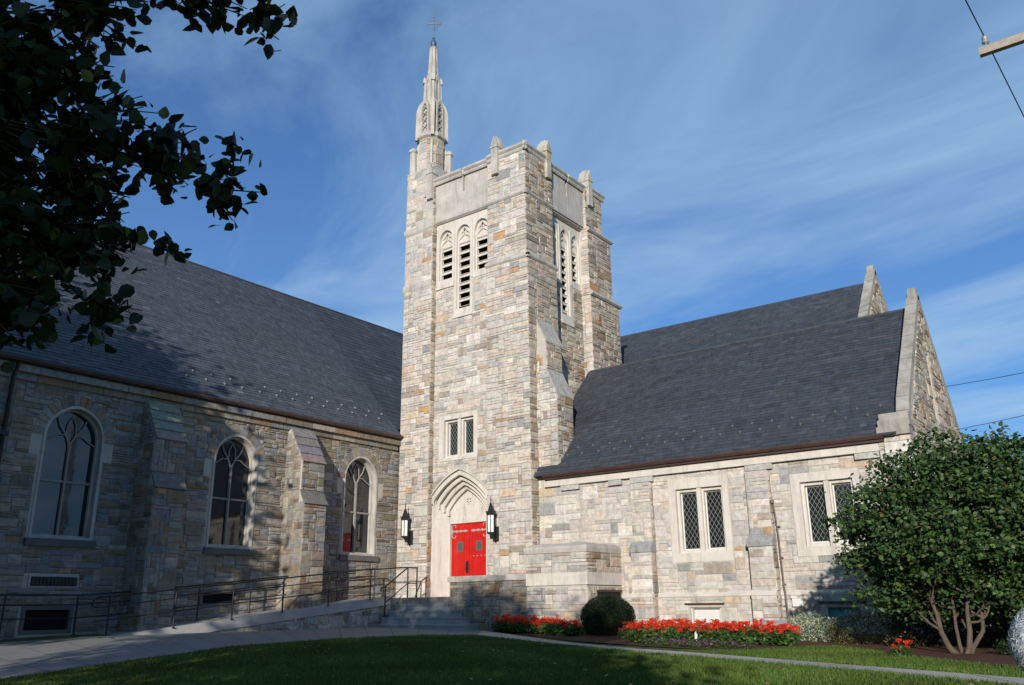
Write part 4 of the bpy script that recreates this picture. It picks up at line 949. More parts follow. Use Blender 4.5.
# ------------------------------------------------------------------ wall lanterns
def lantern(x, z, label):
    t = thing('wall_lantern', label, 'lantern', (x, 25.0, z), 'black lanterns flanking the door')
    y = 24.62; c = (x, y, z)
    mb = MB()
    mb.lathe(c, [(.02, -.42), (.10, -.38), (.155, -.36), (.16, -.31), (.03, -.31)], 6, 0); mb.lathe(c, [(.17, .30), (.18, .36), (.15, .42), (.12, .46), (.075, .60), (.03, .74), (.012, .78), (.022, .82), (.008, .98)], 6, 0)
    for j in range(6):
        a = j*math.pi/3; mb.tube([(x+.145*math.cos(a), y+.145*math.sin(a), z-.34), (x+.15*math.cos(a), y+.15*math.sin(a), z+.32)], .012, 4); mb.tube([(x+.15*math.cos(a), y+.15*math.sin(a), z+.34), (x+.2*math.cos(a), y+.2*math.sin(a), z+.45)], .014, 4)
    mb.build('cage', IRON, t)
    mb = MB(); mb.lathe(c, [(.118, -.31), (.124, .31)], 6, 0); mb.build('lamp_glass', LAMPG, t)
    mb = MB(); mb.box(x-.10, x+.10, 24.93, 24.985, z-.62, z-.1); mb.tube([(x, 24.95, z-.2), (x, 24.80, z-.50), (x, 24.66, z-.52), (x, 24.62, z-.40)], .03, 6)
    mb.tube([(x, 24.95, z+.25), (x, 24.85, z+.42), (x, 24.74, z+.38)], .02, 5); mb.tube([(x, 24.95, z-.55), (x, 24.88, z-.66), (x, 24.83, z-.58)], .018, 5)
    mb.build('bracket', IRON, t)
lantern(-23.82, 3.02, 'black iron wall lantern on the stone turret left of the red door')
lantern(-19.52, 2.92, 'black iron wall lantern on the stone pier right of the red door')

# ------------------------------------------------------------------ utility pole and wires
pole = thing('utility_pole', 'weathered timber crossarm of a utility pole reaching into the sky', 'utility pole', (.68, 24.2, -.92))
mb = MB(); mb.tube([(.68, 24.2, -1.2), (.68, 24.2, 16.2)], [.2, .14], 12); mb.build('pole', WOOD, pole)
mb = MB(); mb.box(-1.66, 2.8, 23.9, 24.08, 14.45, 14.68); mb.build('crossarm', WOOD, pole)
for x in (-1.47, -.1, 2.6):
    mb = MB(); mb.lathe((x, 23.99, 14.68), [(.03, 0), (.03, .10), (.09, .12), (.09, .18), (.05, .21), (.08, .25), (.07, .33), (.03, .37)], 10, 0, smooth=True); mb.build('insulator', mat('glazed_insulator', (.25, .27, .28), .25), pole)
P0 = Vector((-1.47, 23.99, 15.02)); Dw = Vector((.06, 1, 0)).normalized()
mb = MB(); mb.tube([P0-Dw*50+Vector((0, 0, .3)), P0-Dw*25+Vector((0, 0, -.2)), P0, P0+Dw*20+Vector((0, 0, -.5)), P0+Dw*50+Vector((0, 0, .1))], .018, 5, smooth=True)
tag(mb.build('overhead_wire', WIRE), 'thin black wire crossing the insulator on the crossarm', 'wire')
for (p, q), l in ((((-5.69, 32, 7.16), (2.5, 32, 7.75)), 'upper thin wire crossing the sky right of the gable'), (((-5.12, 32, 5.63), (2.5, 32, 6.75)), 'lower thin wire leaving the gable above the small tree')):
    p, q = Vector(p), Vector(q); mb = MB(); mb.tube([p.lerp(q, t)-Vector((0, 0, .5*t*(1-t))) for t in [i/8 for i in range(9)]], .012, 4)
    tag(mb.build('overhead_wire', WIRE), l, 'wire')

# ------------------------------------------------------------------ trees
LG = [(.045, .085, .022), (.06, .11, .028), (.035, .07, .02), (.085, .12, .03)]
def limb(mb, a, b, r0, r1, bend=.15, k=6, n=5):
    a, b = Vector(a), Vector(b); L = (b-a).length; off = Vector((rnd.uniform(-1, 1), rnd.uniform(-1, 1), rnd.uniform(-.3, .6)))*bend*L
    pts = [a.lerp(b, i/n)+off*math.sin(math.pi*i/n)*.6 for i in range(n+1)]
    mb.tube(pts, [r0+(r1-r0)*i/n for i in range(n+1)], k); return pts
def shade_tree(name, label, base, ztop, blobs, leaf, nleaf, pal=LG, trunk_r=.28, tpl=TPL_LEAF, hollow=.3, twigs=True, group=None):
    t = thing(name, label, 'tree', base, group); x, y, z = base
    mb = MB(); c0 = Vector((x, y, z)); fork = c0+Vector((0, 0, (ztop-z)*.32))
    limb(mb, c0-Vector((0, 0, .2)), fork, trunk_r, trunk_r*.7, .03, 9)
    P = []
    tot = sum(b[1][0]*b[1][1]*b[1][2] for b in blobs)
    for c, r in blobs:
        pts = limb(mb, fork, c, trunk_r*.45, .035, .12)
        for i in range(5 if twigs else 2):
            e = blob(c, [q*.8 for q in r], 1)[0]; limb(mb, pts[-2], e, .03, .008, .2, 4, 4)
        nb = max(20, int(nleaf*r[0]*r[1]*r[2]/tot)); nc = max(3, nb//28)
        cl = blob(c, r, nc, hollow); kk = nb//nc
        P.append((cl[:, None, :]+nr.normal(size=(nc, kk, 3))*leaf*2.1).reshape(-1, 3))
    P = np.concatenate(P)
    mb.build('trunk', BARK, t); cloud('crown', P, leaf, choose_cols(len(P), pal, [3, 3, 3, 1]), LEAF, tpl, parent=t)
    return t, P
# big linden whose branches hang into the picture at the top left (its trunk stands left of the frame)
lt = thing('linden_tree', 'dark leafy linden branches hanging in at the top left', 'tree', (-8.6, -3.6, -1.6))
mb = MB(); fork = Vector((-8.5, -3.5, 2.2)); limb(mb, (-8.6, -3.6, -1.8), fork, .34, .26, .02, 10)
PL = []
main = [((-8.3, -3.5, 4.9), (4.8, 3.4, 3.4)), ((-10.9, -3.2, 4.9), (2.1, 2.2, 2.8)), ((-5.4, -3.5, 5.4), (2.0, 2.6, 3.0)), ((-8, -1.0, 4.0), (3.2, 1.8, 2.2)), ((-5.2, -3.7, 7.0), (2.1, 2.0, 1.9)), ((-9.5, -3.6, 6.9), (2.6, 2.0, 1.7))]
for c, r in main:
    pts = limb(mb, fork, c, .16, .05, .1)
    n = int(17000*r[0]*r[1]*r[2]/(4.9*3.4*4.0)); nc = n//30
    cl = blob(c, r, nc, .1); PL.append((cl[:, None, :]+nr.normal(size=(nc, 30, 3))*.28).reshape(-1, 3))
# branches: node chain, then twigs carrying leaves
hang = [((-4.75, 1.55, 3.3), (.55, .4, .5), 95), ((-4.5, 2.0, 3.55), (.5, .4, .4), 75), ((-4.15, 2.45, 3.75), (.42, .3, .26), 40), ((-3.95, 2.75, 3.62), (.2, .15, .16), 13),
        ((-5.0, 1.75, 2.75), (.6, .45, .5), 120), ((-4.85, 2.25, 2.8), (.5, .4, .45), 100), ((-4.6, 2.65, 2.8), (.36, .3, .3), 58), ((-4.45, 2.9, 2.6), (.24, .2, .22), 34), ((-4.42, 2.95, 2.98), (.14, .1, .08), 7),
        ((-5.15, 1.9, 2.15), (.5, .4, .45), 110), ((-5.05, 2.35, 2.2), (.4, .35, .35), 62), ((-5.2, 2.1, 1.75), (.4, .3, .3), 60), ((-5.15, 2.6, 1.85), (.26, .2, .22), 24), ((-5.4, 1.9, 1.45), (.36, .26, .2), 40), ((-4.7, 2.75, 2.25), (.12, .1, .14), 7),
        ((-5.4, 1.3, 2.9), (.5, .4, .7), 120), ((-5.5, 1.4, 2.0), (.5, .4, .6), 110), ((-4.75, 1.3, 3.9), (.6, .5, .3), 70), ((-4.3, 2.3, 4.1), (.5, .4, .2), 40),
        ((-5.0, 1.6, 3.0), (.5, .4, .6), 190), ((-5.2, 1.75, 2.35), (.45, .4, .5), 190), ((-4.8, 1.9, 3.1), (.4, .4, .45), 130), ((-5.35, 1.75, 1.9), (.4, .35, .4), 130), ((-5.0, 1.45, 3.5), (.4, .35, .3), 100), ((-5.0, 2.25, 2.5), (.3, .35, .3), 70), ((-5.45, 1.7, 2.3), (.5, .4, .7), 190), ((-5.3, 1.95, 1.75), (.4, .35, .3), 110), ((-5.15, 1.65, 2.9), (.4, .35, .6), 150), ((-5.5, 1.75, 1.5), (.35, .3, .2), 60), ((-4.95, 2.15, 2.1), (.3, .3, .25), 60)]
root = Vector((-7.2, -.8, 3.2)); limb(mb, fork, root, .15, .09, .1)
HL = []
for c, r, n in hang:
    r = [q*.9 for q in r]; n = int(n*2.0)
    pts = limb(mb, root, Vector(c)-(Vector(c)-root)*.25, .022, .005, .06, 5, 6)
    for i in range(max(2, n//5)):
        e = Vector(blob(c, r, 1)[0]); tw = limb(mb, Vector(c)-(Vector(c)-root).normalized()*.35*r[0]*2, e, .008, .003, .15, 4, 4)
        for q in range(8):
            p = tw[0].lerp(tw[-1], .3+.7*rnd.random()); HL.append(tuple(p+Vector((rnd.gauss(0, .06), rnd.gauss(0, .06), rnd.gauss(-.03, .05)))))
mb.build('trunk', BARK, lt)
PL = np.concatenate(PL)
keep = ~((PL[:, 1] > -.36*PL[:, 0]-.9) & (PL[:, 0] < 0)); PL = PL[keep]
cloud('crown', PL, .17, choose_cols(len(PL), LG, [3, 3, 3, 1]), LEAF, TPL_LEAF, parent=lt)
HL = np.array(HL)
cloud('hanging_leaves', HL, .098, choose_cols(len(HL), [(.022, .036, .012), (.03, .045, .014), (.016, .028, .01), (.10, .11, .03)], [3, 3, 3, .5]), DARKLEAF, TPL_LEAF, normal=(0, -.4, .3), parent=lt)  # leaf colours darkened to stand in for the crown's own shade
# trees beside the photographer: they shade the lawn and the left of the nave
shade_tree('unseen_tree', 'broad street tree standing beside the walkway', (-20.3, -3, -1.6), 15, [((-20.2, -2, 6.2), (4.6, 3.5, 4.6)), ((-20.4, -2, 9), (2.8, 3.0, 4.2)), ((-19.2, -2, 5.2), (1.9, 2.5, 3.2)), ((-23, -2, 8), (3, 3, 4.5))], .34, 26000, twigs=False, hollow=.1)
shade_tree('unseen_tree', 'unseen tall tree added to shade the nave wall', (-20.8, 1.6, -1.5), 13, [((-20.9, 2, 6.4), (3.4, 3.0, 5.6)), ((-20.2, 2, 8.6), (2.0, 2.5, 2.3)), ((-19.6, 2.3, 5.0), (1.4, 2.4, 3.0))], .3, 24000, twigs=False, hollow=.1)  # added crown out of view, blocks sky and sun from the nave wall
shade_tree('unseen_tree', 'small round street tree behind the lawn', (-.6, -6.2, -1.6), 8, [((-.6, -5.2, 5.0), (1.3, 2, 2.9)), ((.9, -5.2, 3.0), (1.6, 2, 1.7)), ((-3, -5.4, 4.4), (2, 2, 2.7))], .2, 14000, twigs=False, hollow=.1)
# small bushy tree against the wing
t = thing('dogwood_tree', 'small bushy dark green tree with forked pale stems beside the wing', 'tree', (-3.4, 18.0, -.92))
mb = MB(); b0 = Vector((-3.35, 18.0, -.98))
stems = []
for dx, dy, dz, r in ((-.42, .1, .75, .06), (-.15, .4, .9, .035), (.18, .1, .8, .055), (.42, .3, .8, .045)):
    a = b0+Vector((dx*.15, dy*.2, 0)); m_ = b0+Vector((dx*.8, dy*.8, dz*.6)); e = b0+Vector((dx*1.05, dy*1.5, dz*1.35))
    mb.tube([a, a.lerp(m_, .5)+Vector((rnd.uniform(-.05, .05), 0, -.03)), m_, m_.lerp(e, .5)+Vector((rnd.uniform(-.08, .08), 0, .05)), e], [r*1.25, r, r*.85, r*.7, r*.5], 7); stems.append(e)
    for q in range(3):
        s = m_.lerp(e, rnd.uniform(0, .5)); f = s+Vector((rnd.uniform(-.45, .45), rnd.uniform(-.3, .3), rnd.uniform(.1, .4))); mb.tube([s, s.lerp(f, .5)+Vector((0, 0, -.05)), f], [.03, .022, .014], 5)
blobs = [((-3.1, 18.8, 1.3), (1.9, 1.6, 1.2)), ((-4.3, 18.9, 1.55), (1.15, 1.1, 1.0)), ((-4.95, 18.9, 1.3), (.75, .8, .7)), ((-3.1, 19.0, 2.3), (1.35, 1.2, .85)), ((-3.9, 19, 2.35), (.8, .9, .55)), ((-2.1, 18.9, 2.2), (1.2, 1.1, .8)), ((-1.2, 18.6, 1.5), (1.5, 1.3, 1.2)), ((-2.3, 18.9, .4), (1.6, .8, .8)), ((-4.3, 19.3, .3), (.9, .6, .6)), ((-1.2, 18.0, -.1), (.9, .6, .5)), ((-3.2, 19.2, .0), (1.3, .6, .45)), ((-4.5, 18.7, .25), (.85, .6, .55)), ((-4.0, 18.6, -.05), (.6, .5, .35)), ((-2.0, 18.2, .15), (.7, .5, .5)), ((-3.3, 18.3, .35), (1.0, .6, .3)), ((-2.7, 18.9, 2.45), (.9, .8, .6)), ((-2.7, 18.7, 1.7), (.9, .8, .7)), ((-2.6, 18.6, 1.0), (.9, .7, .6)), ((-2.1, 18.6, .1), (1.0, .6, .45)), ((-4.6, 18.6, .75), (.7, .7, .45)), ((-3.4, 19.0, 2.95), (.6, .6, .35)), ((-2.4, 19.0, 2.9), (.45, .4, .25)), ((-1.2, 18.6, .3), (1.2, 1.1, .7)), ((-5.1, 18.6, .75), (.4, .4, .3)), ((-4.35, 19.0, 2.75), (.35, .3, .22)), ((-3.3, 17.7, .95), (1.3, .8, .6)), ((-4.5, 18.9, -.1), (.3, .3, .25))]
P = []
for c, r in blobs:
    L_ = limb(mb, rnd.choice(stems), c, .024, .008, .15, 5)
    for i in range(4): limb(mb, L_[-2], blob(c, [q*.9 for q in r], 1)[0], .014, .005, .2, 4, 3)
    n = int(3300*(r[0]*r[1]*r[2])**.75); nc = max(5, n//30); cl = blob(c, [q*.97 for q in r], nc, .5); sg = nr.uniform(.06, .17, nc)[:, None, None]
    P.append((cl[:, None, :]+nr.normal(size=(nc, 30, 3))*sg*(1.25, 1.25, .6)).reshape(-1, 3))
for i in range(46):    # loose sprays standing out of the crown
    c, r = rnd.choice(blobs[:11]); d = nr.normal(size=3); d[2] = abs(d[2])*.8; d /= np.linalg.norm(d); a = Vector(np.array(c)+d*np.array(r)*.8); e = a+Vector(d)*rnd.uniform(.35, .6)+Vector((0, 0, .1))
    mb.tube([c, a, e], [.014, .010, .003], 4); P.append(np.array([tuple(a.lerp(e, rnd.uniform(.3, 1.05))+Vector((rnd.gauss(0, .05), rnd.gauss(0, .05), rnd.gauss(0, .04)))) for _ in range(22)]))
mb.build('trunk', PALEBARK, t); P = np.concatenate(P)
cloud('crown', P, .088, choose_cols(len(P), [(.046, .092, .025), (.07, .13, .032), (.028, .06, .018), (.11, .16, .04), (.14, .10, .04)], [4, 3, 3, 1, .25]), LEAF, TPL_LEAF, normal=(0, -.3, .8), tilt=.6, parent=t)
t, _ = shade_tree('evergreen_tree', 'taller dark tree with a straight trunk right behind the small tree', (-5.75, 23.6, -.95), 4, [((-4.6, 23.6, 1.4), (1.3, 1.2, 1.4)), ((-4.0, 23.2, .4), (1.4, 1.2, 1.0)), ((-5.5, 23.5, .9), (.6, .7, .9))], .12, 5000, [(.02, .045, .014), (.03, .06, .018), (.018, .035, .012), (.05, .08, .02)], .10, tpl=TPL_SMALL)
# dark shrubs and trees beyond the wing
def bushes(name, label, c, r, leaf, n, pal, w=(3, 3, 3, 1), cat='shrub', group=None, tpl=TPL_SMALL, hollow=.55, normal=None, stems=True):
    t = thing(name, label, cat, (c[0], c[1], gz(c[0], c[1])), group)
    P = blob(c, r, n, hollow); P = P[P[:, 2] > gz(c[0], c[1])+.02]
    P += nr.normal(size=P.shape)*leaf*.6
    cloud('foliage', P, leaf, choose_cols(len(P), pal, w), LEAF, tpl, parent=t, normal=normal)
    if stems:
        mb = MB()
        for i in range(7): limb(mb, (c[0]+rnd.uniform(-.06, .06), c[1]+rnd.uniform(-.06, .06), gz(c[0], c[1])-.03), blob(c, [q*.75 for q in r], 1)[0], .014, .005, .1, 4, 3)
        mb.build('stem', BARK, t)
    return t
DG = [(.02, .042, .014), (.028, .055, .018), (.014, .03, .01), (.05, .08, .02)]
bushes('hedge_shrub', 'dark dense shrub behind the stems of the small tree', (-2.2, 22.5, -.1), (2.3, 1.3, 1.3), .12, 9000, DG, hollow=.6)
bushes('hedge_shrub', 'tall dark shrub at the right edge behind the small tree', (.8, 23.0, .3), (2.4, 1.6, 2.0), .13, 9000, DG, hollow=.6)
bushes('hedge_shrub', 'dark shrub added to darken the gap between the small tree and the wing', (-4.1, 21.2, -.2), (1.35, .9, 1.0), .09, 7000, DG, hollow=.5)  # added mass that keeps the space behind the stems dark
bushes('ground_shrub', 'low dark green shrub at the foot of the pale stems', (-2.35, 17.9, -.78), (.5, .35, .22), .06, 900, DG, hollow=.3)
shade_tree('background_tree', 'far green tree at the right beyond the church', (2.5, 38, -1), 6, [((2, 38, 3), (4, 3, 2.6)), ((7, 40, 4), (4, 3, 3))], .22, 9000, tpl=TPL_SMALL)
# clipped ball
t = thing('boxwood_ball', 'clipped round dark boxwood ball by the flower bed', 'shrub', (-13.25, 22.1, -.86))
c = (-13.25, 22.1, -.28); r = (.80, .78, .60)
P = blob(c, r, 26000, .80); d = (P-np.array(c))/np.array(r); P = P[P[:, 2] > -.85]
cloud('foliage', P, .035, choose_cols(len(P), [(.014, .03, .009), (.02, .04, .012), (.01, .02, .007), (.03, .05, .015)], [3, 3, 3, 1]), LEAF, TPL_QUAD, parent=t)
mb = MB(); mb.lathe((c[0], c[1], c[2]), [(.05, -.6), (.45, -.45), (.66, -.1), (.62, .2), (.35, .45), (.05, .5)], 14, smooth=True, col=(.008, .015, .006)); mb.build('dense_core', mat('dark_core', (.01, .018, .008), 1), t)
bushes('variegated_shrub', 'pale cream variegated shrub at the foot of the wing', (-7.25, 21.6, -.62), (.72, .5, .42), .045, 5200, [(.42, .46, .32), (.20, .28, .13), (.50, .52, .40), (.12, .18, .07)], (4, 3, 3, 1), hollow=.6)
bushes('bronze_shrub', 'low yellow-green shrub turning bronze below the teal window', (-5.85, 21.1, -.62), (.92, .6, .46), .045, 5600, [(.12, .15, .03), (.16, .12, .04), (.07, .09, .02), (.20, .09, .05)], (4, 3, 3, 1), hollow=.55)
bushes('brown_shrub', 'small brownish twiggy shrub at the right of the bronze shrub', (-4.85, 20.2, -.74), (.42, .35, .22), .04, 900, [(.16, .09, .05), (.10, .09, .03), (.07, .06, .03), (.2, .12, .07)], hollow=.3)
bushes('ground_shrub', 'small yellow-green perennial on the mulch under the tree', (-5.5, 22.6, -.78), (.3, .25, .18), .06, 260, [(.10, .15, .03), (.2, .2, .05), (.06, .1, .02), (.2, .25, .06)], hollow=.2)

# ------------------------------------------------------------------ flowers
FG = [(.05, .10, .022), (.075, .14, .03), (.03, .07, .016), (.11, .17, .04)]
def geranium(seed):
    t = thing('geranium', 'red geranium plant in the flower bed beside the church', 'flower', (0, 0, 0), 'red geraniums in the bed')
    P = blob((0, 0, .18), (.26, .24, .19), 300, .3); P = P[P[:, 2] > .01]
    cloud('foliage', P, .065, choose_cols(len(P), FG, [3, 3, 2, 1]), LEAF, TPL_LEAF, normal=(0, -.3, .7), parent=t)
    for i in range(rnd.choice((7, 8, 9, 10))):
        a = rnd.random()*6.28; q = rnd.random()**.5*.26; c = (q*math.cos(a), q*math.sin(a), .36+rnd.uniform(-.08, .13))
        Q = blob(c, (.058, .058, .04), 34, .5)
        cloud('flower_head', Q, .042, choose_cols(34, [(.78, .055, .016), (.66, .035, .013), (.82, .11, .03), (.45, .018, .01)], [3, 3, 1, 1]), PETAL, TPL_SMALL, normal=(0, 0, .5), parent=t)
        mb = MB(); mb.tube([(c[0]*.5, c[1]*.5, .05), (c[0]*.9, c[1]*.9, .25), c], .005, 4, col=(.06, .1, .03)); mb.build('stem', LEAF, t)
    return t
protos = [geranium(i) for i in range(5)]; used = set()
def place(p, x, y, s, group=None, lift=0.):
    o = p if p not in used else copy_tree(p); used.add(p)
    o.location = (x, y, gz(x, y)+.02+lift); o.rotation_euler = (0, 0, rnd.random()*6.28); o.scale = (s, s, s*rnd.uniform(.74, .92)); return o
spots = []
for i in range(15): spots.append((-17.45+i*.25+rnd.uniform(-.08, .08), 22.45-.075*i+rnd.uniform(-.1, .1), rnd.uniform(1.0, 1.25)))
for i in range(10): spots.append((-17.3+i*.36+rnd.uniform(-.1, .1), 22.95-.06*i+rnd.uniform(-.1, .1), rnd.uniform(1.0, 1.3)))
for row in range(4):
    for i in range(15-(row == 3)*4):
        y = 19.4+row*.68+rnd.uniform(-.15, .15); x = -10.75-row*.33+i*.262+rnd.uniform(-.09, .09)
        spots.append((x, y, rnd.uniform(.95, 1.3)))
spots += [(-7.3, 19.6, .9), (-7.5, 20.7, 1.05), (-7.9, 21.9, .9), (-12.2, 21.6, 1), (-12.0, 20.9, .95)]
for i, (x, y, s) in enumerate(spots): place(protos[i % 5], x, y, s)
o = copy_tree(protos[1]); o.location = (-4.15, 17.0, gz(-4.15, 17.0)-.1); o.scale = (.8, .8, .8); o['label'] = 'lone red geranium on the mulch near the pale stems'
def petunia():
    t = thing('petunia', 'low purple petunia at the front edge of the bed', 'flower', (0, 0, 0), 'purple petunias edging the bed')
    P = blob((0, 0, .08), (.24, .2, .1), 150, .2); P = P[P[:, 2] > 0]; cloud('foliage', P, .045, choose_cols(len(P), FG, [3, 3, 3, 1]), LEAF, TPL_SMALL, parent=t)
    Q = blob((0, 0, .12), (.25, .2, .08), 26, .2); cloud('blossom', Q, .05, choose_cols(26, [(.17, .04, .16), (.22, .05, .18), (.11, .03, .12), (.30, .14, .26)], [3, 3, 2, 1]), PETAL, TPL_LEAF, normal=(0, -.5, .8), tilt=.5, parent=t)
    return t
pp = [petunia() for _ in range(3)]
for i in range(13): place(pp[i % 3], -10.2+i*.235+rnd.uniform(-.06, .06), 18.75-.08*i+rnd.uniform(-.1, .1), rnd.uniform(.85, 1.15))
for i, (x, y) in enumerate(((-9.5, 18.2), (-9.0, 18.0), (-8.5, 17.8))): place(pp[i], x, y, .9)
mb = MB(); mb.tube([(-8.85, 18.55, -.9), (-8.85, 18.55, -.55)], .008, 5); mb.slab(front(18.54), [(-8.88, -.72), (-8.83, -.72), (-8.81, -.62), (-8.87, -.57)], (), -.01, .01)
tag(mb.build('plant_marker', WHITE), 'small white plant marker stuck among the purple flowers', 'plant marker')
mb = MB(); t = thing('utility_cabinet', 'low grey metal utility box behind the red flowers', 'cabinet', (-8.4, 22.4, -.88))
mb.box(-8.82, -8.08, 22.2, 22.6, -.9, -.42); mb.box(-8.84, -8.06, 22.18, 22.62, -.42, -.38); mb.build('casing', GREYM, t)
mb = MB(); mb.slab(front(22.195), [(-8.65, -.56), (-8.46, -.56), (-8.46, -.45), (-8.65, -.45)], (), -.005, .004); mb.build('sticker', mat('pink_sticker', (.5, .28, .27), .6), t)
mb = MB(); mb.box(-7.98, -7.6, 22.75, 23.15, -.9, -.43); tag(mb.build('utility_cabinet', mat('grey_box', (.24, .25, .23), .7)), 'smaller grey box behind the pale variegated shrub', 'cabinet')
mb = MB()
for i in range(5): mb.box(-5.6+i*.22, -5.4+i*.22, 21.9-i*.05, 22.0-i*.05, -.9, -.8+.01*(i % 2), col=(1, 1, 1))
tag(mb.build('edging_bricks', mat('edging_brick', (.30, .13, .07), .9, mott=.3, mscale=9)), 'short row of reddish edging bricks lying on the mulch', 'edging')

# ------------------------------------------------------------------ grass
def inside(P, poly):
    x, y = P[:, 0], P[:, 1]; r = np.zeros(len(P), bool); j = len(poly)-1
    for i in range(len(poly)):
        xi, yi = poly[i]; xj, yj = poly[j]
        r ^= ((yi > y) != (yj > y)) & (x < (xj-xi)*(y-yi)/(yj-yi+1e-12)+xi); j = i
    return r
LAWN = WN[:]+PN_[:7]+[(2.4, 9.2), (2, 5), (-3, 4.5), (-8, 3.5)]
LAWN2 = PF[4:7]+[(1, 11.2), (1, 14.3), (-2.2, 14.8), (-3.2, 15.9), (-4.3, 17.2), (-5.0, 18.4), (-6.2, 20.0), (-6.9, 19.4), (-7.1, 17.8), (-7.6, 17.0), (-8.4, 16.7)]
Q = np.stack([nr.uniform(-18.5, 3, 900000), nr.uniform(3.5, 22, 900000)], 1)
wgt = np.clip((9.5/np.hypot(Q[:, 0], Q[:, 1])), .25, 1)**1.0
m = (inside(Q, LAWN) | inside(Q, LAWN2)) & (nr.random(len(Q)) < wgt) & (Q[:, 1] > 5.5) & (Q[:, 0] < .12*Q[:, 1]-.5)
Q = Q[m][:230000]
zz = np.interp(Q[:, 0], [-24, -22, -18, -12, 0], [-.60, -.62, -.74, -.87, -.92])-.05*np.clip(12-Q[:, 1], 0, 14)
h = nr.uniform(.03, .065, len(Q)); a = nr.uniform(0, 6.28, len(Q)); w = nr.uniform(.005, .010, len(Q)); ln = nr.normal(size=(len(Q), 2))*.022
V = np.zeros((len(Q), 3, 3)); dx, dy = np.cos(a)*w, np.sin(a)*w
V[:, 0] = np.stack([Q[:, 0]-dx, Q[:, 1]-dy, zz], 1); V[:, 1] = np.stack([Q[:, 0]+dx, Q[:, 1]+dy, zz], 1); V[:, 2] = np.stack([Q[:, 0]+ln[:, 0], Q[:, 1]+ln[:, 1], zz+h], 1)
me = bpy.data.meshes.new('grass'); n = len(Q); me.vertices.add(n*3); me.vertices.foreach_set('co', V.ravel()); me.loops.add(n*3); me.loops.foreach_set('vertex_index', np.arange(n*3, dtype='i'))
me.polygons.add(n); me.polygons.foreach_set('loop_start', np.arange(0, n*3, 3, dtype='i')); me.polygons.foreach_set('loop_total', np.full(n, 3, 'i')); me.update(calc_edges=True); me.materials.append(GRASS)
ca = me.color_attributes.new('Col', 'FLOAT_COLOR', 'CORNER'); base = choose_cols(n, [(.095, .165, .028), (.125, .20, .036), (.07, .13, .022), (.23, .23, .08)], [5, 4, 3, .5])
pt = .82+.42*np.sin(Q[:, 0]*1.3+np.sin(Q[:, 1]*.9)*2)*np.sin(Q[:, 1]*1.1+Q[:, 0]*.4)*.5
cc = np.ones((n, 4)); cc[:, :3] = base*(nr.uniform(.75, 1.25, n)*pt)[:, None]; ca.data.foreach_set('color', np.repeat(cc, 3, 0).ravel().astype('f'))
g = bpy.data.objects.new('grass', me); COL.objects.link(g); g['kind'] = 'stuff'; g['label'] = 'mown green grass of the church lawn'
Pf = np.stack([nr.uniform(-16, 1, 420), nr.uniform(7, 19, 420)], 1); Pf = Pf[inside(Pf, LAWN) | inside(Pf, LAWN2)]
P3 = np.array([(x, y, gz(x, y)+.05) for x, y in Pf])
o = cloud('fallen_leaves', P3, .06, choose_cols(len(P3), [(.30, .18, .06), (.22, .12, .05), (.35, .26, .12), (.4, .3, .2)], [3, 3, 2, 1]), LEAF, TPL_LEAF, normal=(0, 0, 2), tilt=.4); o['kind'] = 'stuff'; o['label'] = 'scattered brown fallen leaves on the grass'

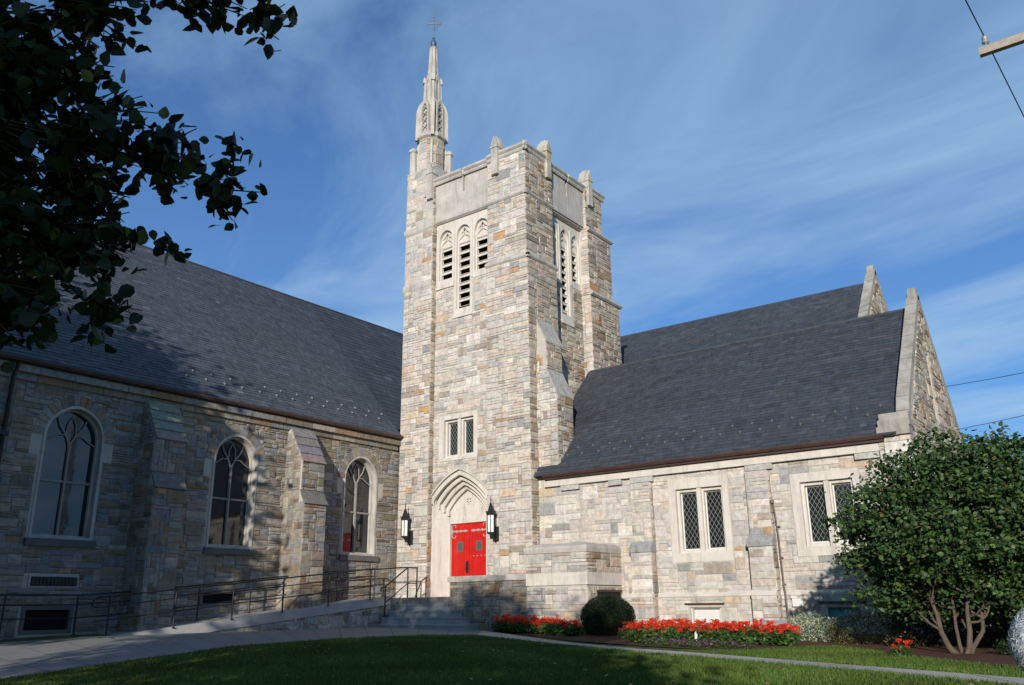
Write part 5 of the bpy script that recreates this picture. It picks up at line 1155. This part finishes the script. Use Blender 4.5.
# ------------------------------------------------------------------ person at the right edge
def person():
    base = Vector((-.300, 3.18, -1.71)); t = thing('person', 'white-haired person in a dark coat at the lower right edge, seen from behind', 'person', base)
    J = {'pel': (0, 0, .92), 'sp': (0, .05, 1.15), 'ch': (0, .07, 1.31), 'nk': (0, 0, 1.46), 'hd0': (0, .01, 1.53), 'hd1': (0, .02, 1.60),
         'sL': (-.19, 0, 1.38), 'eL': (-.24, .02, 1.12), 'wL': (-.24, .10, .87), 'hL': (-.24, .12, .79), 'sR': (.19, 0, 1.38), 'eR': (.24, .02, 1.12), 'wR': (.24, .10, .87), 'hR': (.24, .12, .79),
         'tL': (-.1, 0, .88), 'kL': (-.11, .02, .50), 'aL': (-.11, 0, .09), 'fL': (-.12, .16, .03), 'tR': (.1, 0, .88), 'kR': (.11, .02, .50), 'aR': (.11, 0, .09), 'fR': (.12, .16, .03)}
    rad = dict(pel=.12, sp=.11, ch=.11, nk=.06, hd0=.075, hd1=.085, sL=.07, eL=.045, wL=.03, hL=.035, sR=.07, eR=.045, wR=.03, hR=.035, tL=.09, kL=.06, aL=.042, fL=.035, tR=.09, kR=.06, aR=.042, fR=.035)
    E = ['pel-sp', 'sp-ch', 'ch-nk', 'nk-hd0', 'hd0-hd1', 'ch-sL', 'sL-eL', 'eL-wL', 'wL-hL', 'ch-sR', 'sR-eR', 'eR-wR', 'wR-hR', 'pel-tL', 'tL-kL', 'kL-aL', 'aL-fL', 'pel-tR', 'tR-kR', 'kR-aR', 'aR-fR']
    def skin(name, joints, edges, m, scale=1.):
        ids = {k: i for i, k in enumerate(joints)}
        me = bpy.data.meshes.new(name); me.from_pydata([tuple(base+Vector(J[k])) for k in joints], [(ids[a], ids[b]) for a, b in (e.split('-') for e in edges)], [])
        o = bpy.data.objects.new(name, me); COL.objects.link(o); md = o.modifiers.new('Skin', 'SKIN'); md.use_smooth_shade = True
        for i, k in enumerate(joints):
            v = me.skin_vertices[0].data[i]; r = rad[k]*scale; v.radius = (r, r); v.use_root = (i == 0)
        s = o.modifiers.new('Sub', 'SUBSURF'); s.levels = 2; s.render_levels = 2; me.materials.append(m); attach(o, t); return o
    skin('body', list(J), E, mat('skin', (.42, .24, .17), .6))
    cl = ['pel', 'sp', 'ch', 'sL', 'eL', 'wL', 'sR', 'eR', 'wR']; skin('coat', cl, ['pel-sp', 'sp-ch', 'ch-sL', 'sL-eL', 'eL-wL', 'ch-sR', 'sR-eR', 'eR-wR'], mat('dark_cloth', (.05, .035, .035), .9), 1.18)
    tr = ['pel', 'tL', 'kL', 'aL', 'tR', 'kR', 'aR']; skin('trousers', tr, ['pel-tL', 'tL-kL', 'kL-aL', 'pel-tR', 'tR-kR', 'kR-aR'], mat('grey_cloth', (.07, .07, .08), .9), 1.15)
    hc = base+Vector((0, .0, 1.56))
    def ell(mb, c, r, k=26, n=16, amp=0., fq=9., cut=None, col=(1, 1, 1)):
        V = []
        for i in range(n+1):
            th = math.pi*i/n
            for j in range(k):
                a = 2*math.pi*j/k; d = Vector((math.sin(th)*math.cos(a), math.sin(th)*math.sin(a), math.cos(th)))
                q = 1+(amp*noise.fractal(Vector((d.x, d.y, d.z*.6))*fq*.4, 1., 2., 3) if amp else 0)
                V.append((c[0]+d.x*r[0]*q, c[1]+d.y*r[1]*q, c[2]+d.z*r[2]*q))
        mb.add(V, [((i+1)*k+j, (i+1)*k+(j+1) % k, i*k+(j+1) % k, i*k+j) for i in range(n) for j in range(k)], 0, col, True)
    mb = MB(); ell(mb, (hc.x, hc.y+.025, hc.z-.01), (.076, .098, .118)); ell(mb, (hc.x, hc.y+.122, hc.z-.02), (.013, .02, .024), 8, 6)
    ell(mb, (hc.x, hc.y+.108, hc.z-.068), (.024, .014, .007), 8, 6)
    mb.build('face', MATS['skin'], t)
    for sx in (-1, 1):
        mb = MB(); ell(mb, (hc.x+sx*.031, hc.y+.108, hc.z+.008), (.013, .011, .008), 8, 6); mb.build('eye', WHITE, t)
        mb = MB(); ell(mb, (hc.x+sx*.078, hc.y+.02, hc.z-.01), (.010, .02, .032), 8, 6); mb.build('ear', MATS['skin'], t)
    hb = MB(); ell(hb, (hc.x, hc.y-.032, hc.z+.025), (.112, .118, .118), 48, 30, .05, 9.)
    hb_o = hb.build('hair', mat('white_hair', (.56, .58, .62), .95, mott=.05, mscale=12, bump=.12, bscale=40, spec=.1), t)
    P = blob((hc.x, hc.y-.032, hc.z+.025), (.114, .12, .12), 9000, .97); dn = (P-np.array((hc.x, hc.y-.032, hc.z+.025))); dn /= np.linalg.norm(dn, axis=1)[:, None]
    cloud('hair_tufts', P+dn*.003, .034, (.56, .58, .62), mat('hair_strand', (1, 1, 1), .95, attr=True, spec=.05), TPL_STRAND, normal=dn*5, parent=hb_o)
    t.rotation_euler = (0, 0, -math.pi/2)
person()
